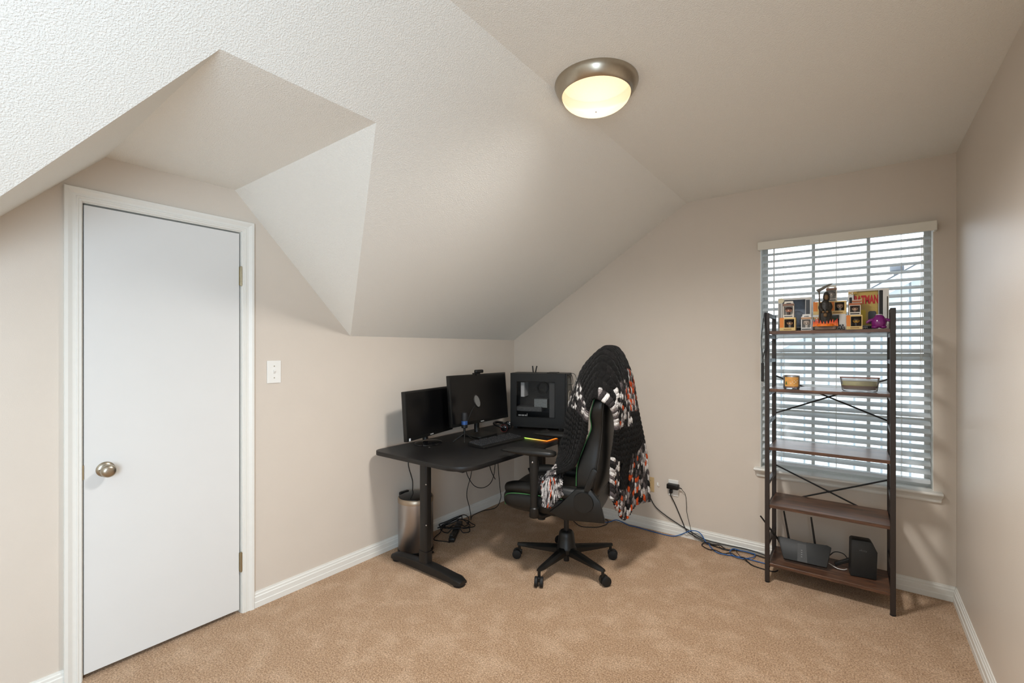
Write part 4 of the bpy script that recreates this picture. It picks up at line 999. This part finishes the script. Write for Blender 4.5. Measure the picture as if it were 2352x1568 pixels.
cobj('tilt_plate', MB().box(-.12, .13, -.07, .07, .325, .372), M_BLKMET, bevel=.006)
cobj('lever_knob', MB().cyl((.15, .05, .345), (.15, .05, .29), .022, .024), M_BLKPLA, smooth=40)
# seat
rows = []
FS = [-.235, -.225, -.15, 0, .12, .22, .29, .33, .352, .36]
HWs = [.17, .22, .245, .255, .258, .255, .245, .225, .19, .13]
ZTs = [.50, .515, .525, .525, .527, .528, .522, .505, .482, .46]
ZBs = [.43, .39, .378, .375, .375, .378, .385, .40, .42, .44]
for F_, hw, zt, zb in zip(FS, HWs, ZTs, ZBs):
    row = []
    for k in range(36):
        a_ = 2 * PI * k / 36; cx_ = math.copysign(abs(math.cos(a_)) ** .45, math.cos(a_)); sz_ = math.copysign(abs(math.sin(a_)) ** .55, math.sin(a_))
        z = (zt + zb) / 2 + sz_ * (zt - zb) / 2
        row.append((F_, hw * cx_, z))
    rows.append(row)
# smooth along F
R2 = []
for j in range(36):
    R2.append(smooth_path([Vector(r[j]) for r in rows], 4))
rows = [[R2[j][i] for j in range(36)] for i in range(len(R2[0]))]
mb = MB().grid(rows, close_v=True); mb.f += [tuple(range(36)), tuple((len(rows) - 1) * 36 + q for q in range(36))]
seat = cobj('seat', mb, M_LEATHER, smooth=60)
for sg in (-1, 1):
    cobj('seat_bolster', MB().tube([(-.2, sg * .215, .52), (-.05, sg * .222, .532), (.12, sg * .222, .534), (.25, sg * .212, .53), (.32, sg * .18, .508)], .04, 16, 6, rs=(.045, .036)), M_LEATHER, seat, smooth=60)
    cobj('piping', MB().tube([(-.05, sg * .262, .505), (.12, sg * .263, .508), (.24, sg * .257, .504), (.31, sg * .236, .485), (.335, sg * .215, .45), (.332, sg * .212, .41)], .0028, 6, 6), M_GREEN, seat, smooth=60)
# backrest
BZ = [.45, .50, .58, .70, .82, .92, .99, 1.045, 1.09, 1.15, 1.24, 1.305, 1.333, 1.343]
BWd = [.14, .20, .238, .236, .222, .226, .242, .252, .240, .185, .150, .125, .10, .05]
BFc = [-.165, -.180, -.205, -.220, -.244, -.260, -.262, -.270, -.274, -.276, -.283, -.290, -.294, -.296]
BTh = [.08, .10, .13, .145, .108, .078, .085, .078, .074, .072, .066, .056, .042, .02]
BWg = [.0, .02, .045, .05, .045, .028, .03, .028, .02, .01, .005, 0, 0, 0]
NB = 44
def back_pt(w_, F_, th, wg, z, a_):
    cy = math.copysign(abs(math.cos(a_)) ** .5, math.cos(a_)); cx_ = math.copysign(abs(math.sin(a_)) ** .55, math.sin(a_))
    return Vector((F_ + cx_ * th / 2 + wg * abs(cy) ** 4 * (1 if cx_ > 0 else .35), w_ * cy, z))
cols = []
for k in range(NB):
    a_ = 2 * PI * k / NB
    cols.append(smooth_path([back_pt(BWd[i], BFc[i], BTh[i], BWg[i], BZ[i], a_) for i in range(len(BZ))], 5))
rows = [[cols[k][i] for k in range(NB)] for i in range(len(cols[0]))]
mb = MB().grid(rows, close_v=True); mb.f += [tuple(range(NB)), tuple((len(rows) - 1) * NB + q for q in range(NB))]
back = cobj('backrest', mb, M_LEATHER, smooth=60)
for sg in (-1, 1):
    pp = [back_pt(BWd[i] + .002, BFc[i], BTh[i], BWg[i], BZ[i], (.62 if sg > 0 else PI - .62)) for i in range(2, 10)]
    pp = [p + Vector((.004, sg * .003, 0)) for p in pp]
    cobj('piping', MB().tube(pp, .004, 6, 5), M_GREEN, back, smooth=60)
    pp = [back_pt(BWd[i] + .002, BFc[i], BTh[i], BWg[i], BZ[i], (-.42 if sg > 0 else PI + .42)) for i in range(2, 9)]
    cobj('seam', MB().tube(pp, .0022, 6, 5), mat('dark_seam', (40, 38, 36), .5), back, smooth=60)
    # recline bracket
    cv = MB().prism([(-.30, .40), (-.06, .385), (.03, .42), (-.06, .50), (-.13, .575), (-.22, .58), (-.27, .52)], sg * .238, sg * .268, 'y')
    hc = cobj('hinge_cover', cv, M_BLKPLA, bevel=.008, smooth=40)
    cobj('hinge_disc', MB().cyl((-.178, sg * .262, .505), (-.178, sg * .278, .505), .06, .056, 32), M_BLKPLA, hc, smooth=40)
    br = MB().prism(rrect(-.018, .018, -.02, .19, .016), sg * .252, sg * .268, 'y')
    Rb = Matrix.Rotation(math.radians(-20), 3, 'Y'); br.v = [Rb @ v + Vector((-.178, 0, .52)) for v in br.v]
    cobj('recline_bar', br, M_BLKPLA, bevel=.005, smooth=40)
    # armrest
    F0 = .115
    post = cobj('arm_post', MB().lathe([(.026, .385), (.029, .39), (.027, .44), (.021, .446), (.027, .66), (.031, .752)], 20, (F0, sg * .285, 0)), M_BLKPLA, smooth=40)
    cobj('arm_bracket', MB().tube([(F0, sg * .285, .405), (F0 - .02, sg * .22, .372), (F0 - .06, sg * .09, .362)], .016, 10, 4), M_BLKMET, post, smooth=60)
    cobj('adjust_button', MB().ball((F0, sg * .285 + sg * .027, .715), .006, seg=10, rings=6), M_STEEL, post, smooth=60)
    rows = []
    for (df, hw, zt, zb) in ((-.135, .012, .772, .762), (-.128, .030, .781, .756), (-.10, .042, .788, .752), (0, .046, .790, .750), (.08, .046, .789, .753), (.14, .044, .785, .760), (.18, .038, .780, .764), (.205, .026, .775, .766), (.212, .010, .772, .768)):
        rows.append([(F0 + df, sg * .285 + hw * math.copysign(abs(math.cos(2 * PI * k / 20)) ** .6, math.cos(2 * PI * k / 20)), (zt + zb) / 2 + (zt - zb) / 2 * math.copysign(abs(math.sin(2 * PI * k / 20)) ** .7, math.sin(2 * PI * k / 20))) for k in range(20)])
    mbp = MB().grid(rows, close_v=True); mbp.f += [tuple(range(20)), tuple(8 * 20 + q for q in range(20))]
    cobj('arm_pad', mbp, M_BLKPLA, smooth=60)

# ================================================================ BLANKET
G = [
 [(.135, .222, .596), (.085, .235, .622), (.0, .25, .632), (-.118, .248, .69), (-.170, .246, .80), (-.205, .242, .90), (-.215, .246, .985), (-.222, .250, 1.05), (-.245, .255, 1.098), (-.305, .24, 1.06), (-.325, .20, .97), (-.325, .18, .86), (-.312, .17, .75), (-.300, .165, .63), (-.298, .165, .52)],
 [(.062, .310, .490), (.052, .272, .625), (.005, .17, .64), (-.05, .11, .73), (-.075, .10, .84), (-.09, .10, .95), (-.115, .10, 1.07), (-.175, .118, 1.23), (-.272, .124, 1.342), (-.338, .124, 1.24), (-.352, .11, 1.05), (-.350, .10, .88), (-.340, .09, .7), (-.330, .085, .52), (-.326, .08, .40)],
 [(.030, .320, .462), (.022, .276, .630), (.02, .10, .635), (.02, -.03, .70), (.0, -.04, .82), (-.02, -.04, .95), (-.06, -.03, 1.09), (-.15, .0, 1.268), (-.288, 0, 1.370), (-.356, -.01, 1.26), (-.378, -.02, 1.06), (-.382, -.02, .88), (-.372, -.02, .7), (-.360, -.01, .5), (-.354, 0, .345)],
 [(-.012, .318, .495), (-.008, .272, .630), (.04, .0, .615), (.045, -.10, .72), (.015, -.11, .84), (0, -.11, .96), (-.038, -.1, 1.08), (-.138, -.1, 1.25), (-.278, -.11, 1.348), (-.36, -.12, 1.23), (-.39, -.14, 1.04), (-.402, -.14, .88), (-.402, -.13, .7), (-.396, -.12, .55), (-.394, -.11, .40)],
 [(-.05, .306, .545), (-.04, .245, .632), (.035, -.10, .612), (.025, -.19, .73), (.003, -.2, .85), (-.02, -.2, .96), (-.06, -.2, 1.06), (-.15, -.22, 1.16), (-.255, -.25, 1.185), (-.325, -.265, 1.14), (-.375, -.275, 1.03), (-.405, -.285, .9), (-.43, -.285, .75), (-.452, -.285, .56), (-.472, -.275, .385)],
]
NU, NVb = 20, 30     # per control span
Ga = []
for g_ in G: Ga.append(smooth_path([Vector(p) for p in g_], NU))
n_along = len(Ga[0]); grid_ = []
for i in range(n_along): grid_.append(smooth_path([Ga[j][i] for j in range(5)], NVb))
n_acr = len(grid_[0])
# arc length in metres
def dist(a, b): return (a - b).length
midc = n_acr // 2
sl = [0.0]
for i in range(1, n_along): sl.append(sl[-1] + dist(grid_[i][midc], grid_[i - 1][midc]))
acr = [0.0]
irow = int(n_along * .72)
for j in range(1, n_acr): acr.append(acr[-1] + dist(grid_[irow][j], grid_[irow][j - 1]))
itop = int(8 * NU)
CW, SH = .044, .036
pos = []; colr = []; cellrnd = {}
PALY = [(24, 23, 22), (52, 48, 48), (98, 90, 90), (200, 194, 190), (226, 222, 218), (142, 134, 132), (206, 80, 30)]
for i in range(n_along):
    for j in range(n_acr):
        p = grid_[i][j]
        du = grid_[min(i + 1, n_along - 1)][j] - grid_[max(i - 1, 0)][j]; dv = grid_[i][min(j + 1, n_acr - 1)] - grid_[i][max(j - 1, 0)]
        nn = du.cross(dv); nn = nn.normalized() if nn.length > 1e-12 else Vector((0, 0, 1))
        c_ = acr[j] / CW; ci = math.floor(c_); x = c_ - ci - .5
        ph = sl[i] / SH + abs(x) * 1.5; si = math.floor(ph); y = ph - si - .5
        side = 0 if x < 0 else 1
        hgt = .011 * math.sqrt(max(0, 1 - (2 * abs(abs(x) - .25) / .5 * .98) ** 2)) * (.45 + .55 * math.cos(PI * y * .95))
        wob = .006 * math.sin(9 * sl[i] + 3 * acr[j]) * math.sin(14 * acr[j] + 1)
        edge = 1
        pos.append(p + nn * (hgt + wob + .006))
        key = (ci, side, si)
        if key not in cellrnd: cellrnd[key] = random.random()
        r = cellrnd[key]
        s_top = sl[i] - sl[itop]         # negative on the front side
        a_ = acr[j] / acr[-1]
        var = 0; orange = .04; light = .26
        if s_top < 0:
            if -.42 - .1 * a_ < s_top < -.26 + .0 * a_ and (a_ < .32 or a_ > .44): var = 1; orange = 0
            if s_top < -.90: var = 1; light = .42; orange = .05
        else:
            lo_ = .20 + .22 * a_ - .10 * (a_ > .45); 
            if a_ < .48:
                if .10 + .36 * a_ < s_top < .44 + .1 * a_: var = 1; light = .30
                if a_ > .30 and .24 < s_top < .34: orange = .30
                if s_top > (.68 if a_ < .22 else .86): var = 1; orange = .08
            else:
                if .14 < s_top < .40: var = 1; orange = .20; light = .2
                if s_top > .66: var = 1; orange = .10; light = .24
        if a_ < .05 and .02 < s_top < .3: var = 1; light = .36; orange = 0
        if var:
            if r < orange: c3 = PALY[6]
            elif r < orange + light: c3 = PALY[3] if r * 97 % 1 < .6 else PALY[4]
            elif r < orange + light + .40: c3 = (PALY[2], PALY[5], PALY[1])[int(r * 53 % 1 * 3)]
            else: c3 = PALY[0] if r * 31 % 1 < .6 else PALY[1]
        else: c3 = (17, 16, 15) if r < .8 else (24, 22, 21)
        colr.append((*lin(c3), 1))
faces = []
for i in range(n_along - 1):
    for j in range(n_acr - 1):
        a_ = acr[j] / acr[-1]; s_top = sl[i] - sl[itop]
        if s_top > .68 + .3 * abs(a_ - .21) and (.17 < a_ < .25): continue
        if s_top > .76 and (.45 < a_ < .52): continue
        faces.append((i * n_acr + j, i * n_acr + j + 1, (i + 1) * n_acr + j + 1, (i + 1) * n_acr + j))
me = bpy.data.meshes.new('throw_blanket'); me.from_pydata(pos, [], faces); me.update()
ca = me.color_attributes.new('yarn', 'FLOAT_COLOR', 'POINT')
for k, c in enumerate(colr): ca.data[k].color = c
for p in me.polygons: p.use_smooth = True
def yarn():
    m = bpy.data.materials.new('chunky_yarn'); m.use_nodes = True; nt = m.node_tree; N = nt.nodes; Lk = nt.links
    b = N['Principled BSDF']; b.inputs['Roughness'].default_value = .9; b.inputs['Specular IOR Level'].default_value = .15; b.inputs['Sheen Weight'].default_value = .03
    at_ = N.new('ShaderNodeAttribute'); at_.attribute_name = 'yarn'
    tc = N.new('ShaderNodeTexCoord'); n = N.new('ShaderNodeTexNoise'); n.inputs['Scale'].default_value = 130; n.inputs['Detail'].default_value = 3; Lk.new(tc.outputs['Object'], n.inputs['Vector'])
    r = N.new('ShaderNodeValToRGB'); r.color_ramp.elements[0].position = .35; r.color_ramp.elements[0].color = (.38, .37, .37, 1); r.color_ramp.elements[1].position = .65
    Lk.new(n.outputs['Fac'], r.inputs['Fac'])
    mx = N.new('ShaderNodeMix'); mx.data_type = 'RGBA'; mx.blend_type = 'MULTIPLY'; mx.inputs['Factor'].default_value = .8
    Lk.new(at_.outputs['Color'], mx.inputs['A']); Lk.new(r.outputs['Color'], mx.inputs['B']); Lk.new(mx.outputs['Result'], b.inputs['Base Color'])
    bp = N.new('ShaderNodeBump'); bp.inputs['Strength'].default_value = .7; bp.inputs['Distance'].default_value = .004; Lk.new(n.outputs['Fac'], bp.inputs['Height']); Lk.new(bp.outputs['Normal'], b.inputs['Normal'])
    return m
me.materials.append(yarn())
bk = link('throw_blanket', me); bk.location = (1.09, -.905, 0); bk.rotation_euler = (0, 0, CANG)
tag(bk, 'chunky knit blanket in black, grey, white and orange draped over the chair', 'blanket')
sm_ = bk.modifiers.new('thickness', 'SOLIDIFY'); sm_.thickness = .016; sm_.offset = -1

# ================================================================ CABLES
def fw(p, zf=.005):
    """pixel to the carpet, or to the far wall / its baseboard when the carpet point would lie behind it"""
    q = at(p[0], p[1], 'z', zf)
    if q.y > -.022:
        q = at(p[0], p[1], 'y', -.022)
        if q.z > .09: q = at(p[0], p[1], 'y', -.010)
    return q
import numpy as np
LAID = []       # (samples, radius) of the cables already lying there
def lay(pts, r, close=False, block=None):
    """dense path; where it would run through a cable already laid it climbs over it (on the carpet) or passes in front of it (on the wall)"""
    P = smooth_path([Vector(p) for p in pts], 40, close)
    D = [P[0]]
    for p in P[1:]:
        if (p - D[-1]).length > .004: D.append(p)
    A = np.array([tuple(p) for p in D]); n = len(A)
    seg_ = np.r_[0, np.cumsum(np.linalg.norm(np.diff(A, axis=0), axis=1))]
    w = np.clip((A[:, 1] + .055) / .025, 0, 1)[:, None]          # 0 carpet .. 1 close to the far wall
    dr = np.hstack([0 * w, -w, 1 - w]); dr /= np.linalg.norm(dr, axis=1)[:, None]
    off = np.zeros(n)
    for it in range(8):
        B = A + dr * off[:, None]; need = np.zeros(n)
        for (Q, q) in LAID:
            Rr = r + q + .0012
            d = Q[None, :, :] - B[:, None, :]
            al = np.einsum('ijk,ik->ij', d, dr); h2 = (d ** 2).sum(2) - al ** 2
            lift = al + np.sqrt(np.clip(Rr * Rr - h2, 0, None))
            lift[(h2 > Rr * Rr) | (np.abs(al) > .014)] = 0
            need = np.maximum(need, lift.max(1))
        if block:
            for k in range(n): need[k] = max(need[k], block(B[k], r) - 0)
        if need.max() < 1e-5: break
        t = off + need
        ds = np.abs(seg_[:, None] - seg_[None, :]) / .035
        f = np.where(ds < 1, (1 - ds ** 2) ** 2, 0)
        off = np.maximum(off, (t[None, :] * (need[None, :] > 0) * f).max(1))
    B = A + dr * off[:, None]; LAID.append((B, r))
    return [Vector(b) for b in B]
def cable(name, label, pts, r, m=M_CABLE, cat='cable', seg=8, res=6, over=False, block=None):
    if over: pts = lay(pts, r, block=block); res = 1
    o = obj(name, MB().tube(pts, r, seg, res), m, smooth=70); return tag(o, label, cat)
E_ = lambda zx, zy: (1460 + zx * .1722, 1050 + zy * .1722)
def path(L, off=0, zf=.005): return [fw(E_(*p), zf) + Vector((0, off, 0)) for p in L]
cable('coaxial_cable', 'black cable curving down from the almond plate along the baseboard', [Vector((1.289, -.014, .342)), Vector((1.288, -.03, .315))] + path([(200, 540), (270, 660), (400, 770), (560, 880), (700, 965), (850, 1055), (960, 1105), (1200, 1165), (1450, 1215), (1640, 1270), (1780, 1320)], -.004), .0036, over=True)
cable('outlet_cable', 'black cord dropping from the plug under the adapter to the carpet', [Vector((1.470, -.03, .312)), Vector((1.472, -.03, .29))] + path([(520, 600), (580, 740), (640, 880), (700, 985), (760, 1030), (900, 1105), (1000, 1160), (1200, 1222), (1450, 1250), (1720, 1335), (1800, 1360)], -.006, .006), .0036, over=True)
cable('adapter_cord', 'thin black cord dropping from the power adapter to the carpet', [Vector((1.549, -.03, .356)), Vector((1.556, -.028, .345))] + path([(665, 500), (680, 640), (682, 720), (710, 850), (740, 960), (780, 1040), (880, 1115), (1050, 1185), (1200, 1200), (1330, 1250), (1400, 1320), (1500, 1400), (1560, 1430)], -.002, .004), .0019, over=True)
cable('ethernet_cable', 'blue network cable running along the baseboard to the shelf', [fw(p) for p in ((1345, 1190), (1362, 1197), (1395, 1199), (1417, 1194), (1445, 1206))] + path([(0, 925), (250, 995), (480, 1048), (600, 1030)], 0) + [fw(E_(720, 975)) + Vector((0, -.006, 0)), fw(E_(800, 975)) + Vector((0, -.008, 0)), fw(E_(870, 1010)) + Vector((0, -.01, 0))] + path([(950, 1120), (1000, 1190), (1100, 1270), (1300, 1310), (1450, 1340), (1720, 1410), (1800, 1425)], -.003, .007), .0034, M_CABLEBLUE, over=True)
lo_ = path([(1270, 1240), (1262, 1272), (1300, 1310), (1440, 1350), (1560, 1335), (1590, 1292), (1500, 1255), (1400, 1236)], -.002, .012)
o = obj('cable_loop', MB().tube(lay(lo_, .0032, True), .0032, 8, 1, close=True), M_CABLEBLUE, smooth=70); tag(o, 'loop of blue network cable on the carpet beside the shelf post', 'cable')
cable('black_floor_cable', 'black cable doubling back on the carpet towards the shelf post', path([(1200, 1215), (960, 1165), (900, 1152), (888, 1172), (950, 1212), (1060, 1252), (1250, 1300), (1440, 1362), (1550, 1432), (1720, 1490), (1850, 1520), (1900, 1500)], -.004, .005), .0034, over=True)
Z8 = lambda x, y: (1140 + x * .1849, 1080 + y * .1849)
cable('loose_cable', 'black cable looping on the carpet behind the chair', [fw(Z8(*p)) for p in ((960, 628), (1040, 690), (1160, 705), (1280, 700), (1380, 660), (1370, 612), (1250, 606), (1120, 600), (1075, 575))], .003, over=True)
Z6 = lambda x, y: (860 + x * .2168, 1020 + y * .2168)
def xp(L, x): return [at(*Z6(*p), 'x', x) for p in L]
cable('hanging_cable', 'black cable hanging from the desk down behind the trash can', xp([(358, 185), (365, 250), (400, 370), (405, 430), (402, 520), (400, 640)], .010), .003)
cable('hanging_cable', 'black cable dropping from the desk to the coil on the carpet', [at(*Z6(1040, 190), 'x', .2)] + xp([(1035, 240), (1020, 340), (985, 470), (980, 560), (1005, 660), (1020, 745)], .15) + [at(*Z6(1022, 800), 'z', .012)], .003)
cable('hanging_cable', 'black cable hanging in a low loop under the desk', xp([(962, 215), (968, 250), (990, 340), (1060, 440), (1150, 460), (1230, 410), (1270, 300), (1283, 120)], .2), .003)
d4 = xp([(1300, 120), (1310, 220), (1320, 350), (1335, 500), (1338, 570)], .1) + [at(*Z6(*p), 'z', .01) for p in ((1290, 668), (1150, 705), (1045, 752), (1022, 795))]
cable('hanging_cable', 'black cable dropping beside the desk beam and trailing along the carpet', d4, .003)
cable('hanging_cable', 'short black cable end dangling under the desk', xp([(1212, 150), (1215, 200), (1240, 290), (1280, 370)], .17), .0035)
coil = []
for k in range(46):
    a = 2 * PI * k / 11; rr = 1 + .12 * math.sin(1.7 * k)
    sh_ = 9 * math.sin(k * .37) ; q = at(1042 + sh_ * 1.4 + (40 - 6 * math.cos(k * .23)) * rr * math.cos(a), 1206 + sh_ * .5 + 14 * rr * math.sin(a + .3 * math.sin(k)), 'z', .01)
    coil.append(Vector((max(q.x, .03), q.y, .006 + .0009 * k)))
cc2 = [Vector((max(q.x, .024), q.y, q.z)) for q in (at(*Z6(*p), 'z', .008) for p in ((640, 830), (690, 880), (700, 930), (640, 985), (640, 1015), (760, 1030), (800, 1040)))]
cable('strip_cord', 'black cord looping from behind the trash can to the power strip', cc2, .0032, over=True)
pa, pb = at(*Z6(815, 1045), 'z', .0), at(*Z6(905, 850), 'z', .0)
ps = thing('power_strip', 'slim black power strip lying on the carpet before the coiled cord', 'power strip', (pa + pb) / 2, math.atan2((pb - pa).y, (pb - pa).x))
ln = (pb - pa).length / 2
obj('body', MB().box(-ln, ln, -.022, .022, .002, .032), M_BLKPLA, ps, bevel=.006, smooth=40)
for k in range(4):
    x = -ln * .7 + k * ln * .45
    obj('socket', MB().box(x - .014, x + .014, -.013, .013, .032, .0335), M_RUBBER, ps)
obj('plug', MB().box(-ln - .01, -ln + .03, -.014, .014, .033, .06), M_BLKPLA, ps, bevel=.004)
axs = (pb - pa).normalized(); mid_ = (pa + pb) / 2
def over_strip(p, r):
    d = Vector(p) - mid_; d.z = 0; u = abs(d.dot(axs)); v = abs(axs.x * d.y - axs.y * d.x)
    return max(0, .034 + r - p[2]) if (u < ln + r + .003 and v < .022 + r + .003) else 0
cable('coiled_cord', 'black power cord coiled in loose loops on the carpet under the desk', coil, .0034, over=True, block=over_strip)
# small cords on the lowest board
cable('router_cord', 'black cord arching from the router to the plug block on the board', [rc + Vector((.125, .03, .07)), rc + Vector((.15, .05, .09)), rc + Vector((.19, .06, .085)), rc + Vector((.215, .065, .05))], .0028)
cable('white_patch_cable', 'white cord lying on the lowest board behind the plug block', [rc + Vector((.12, .06, .012)), rc + Vector((.16, .03, .006)), rc + Vector((.19, .035, .004)), rc + Vector((.205, .055, .004))], .0024, M_CABLEWHITE)
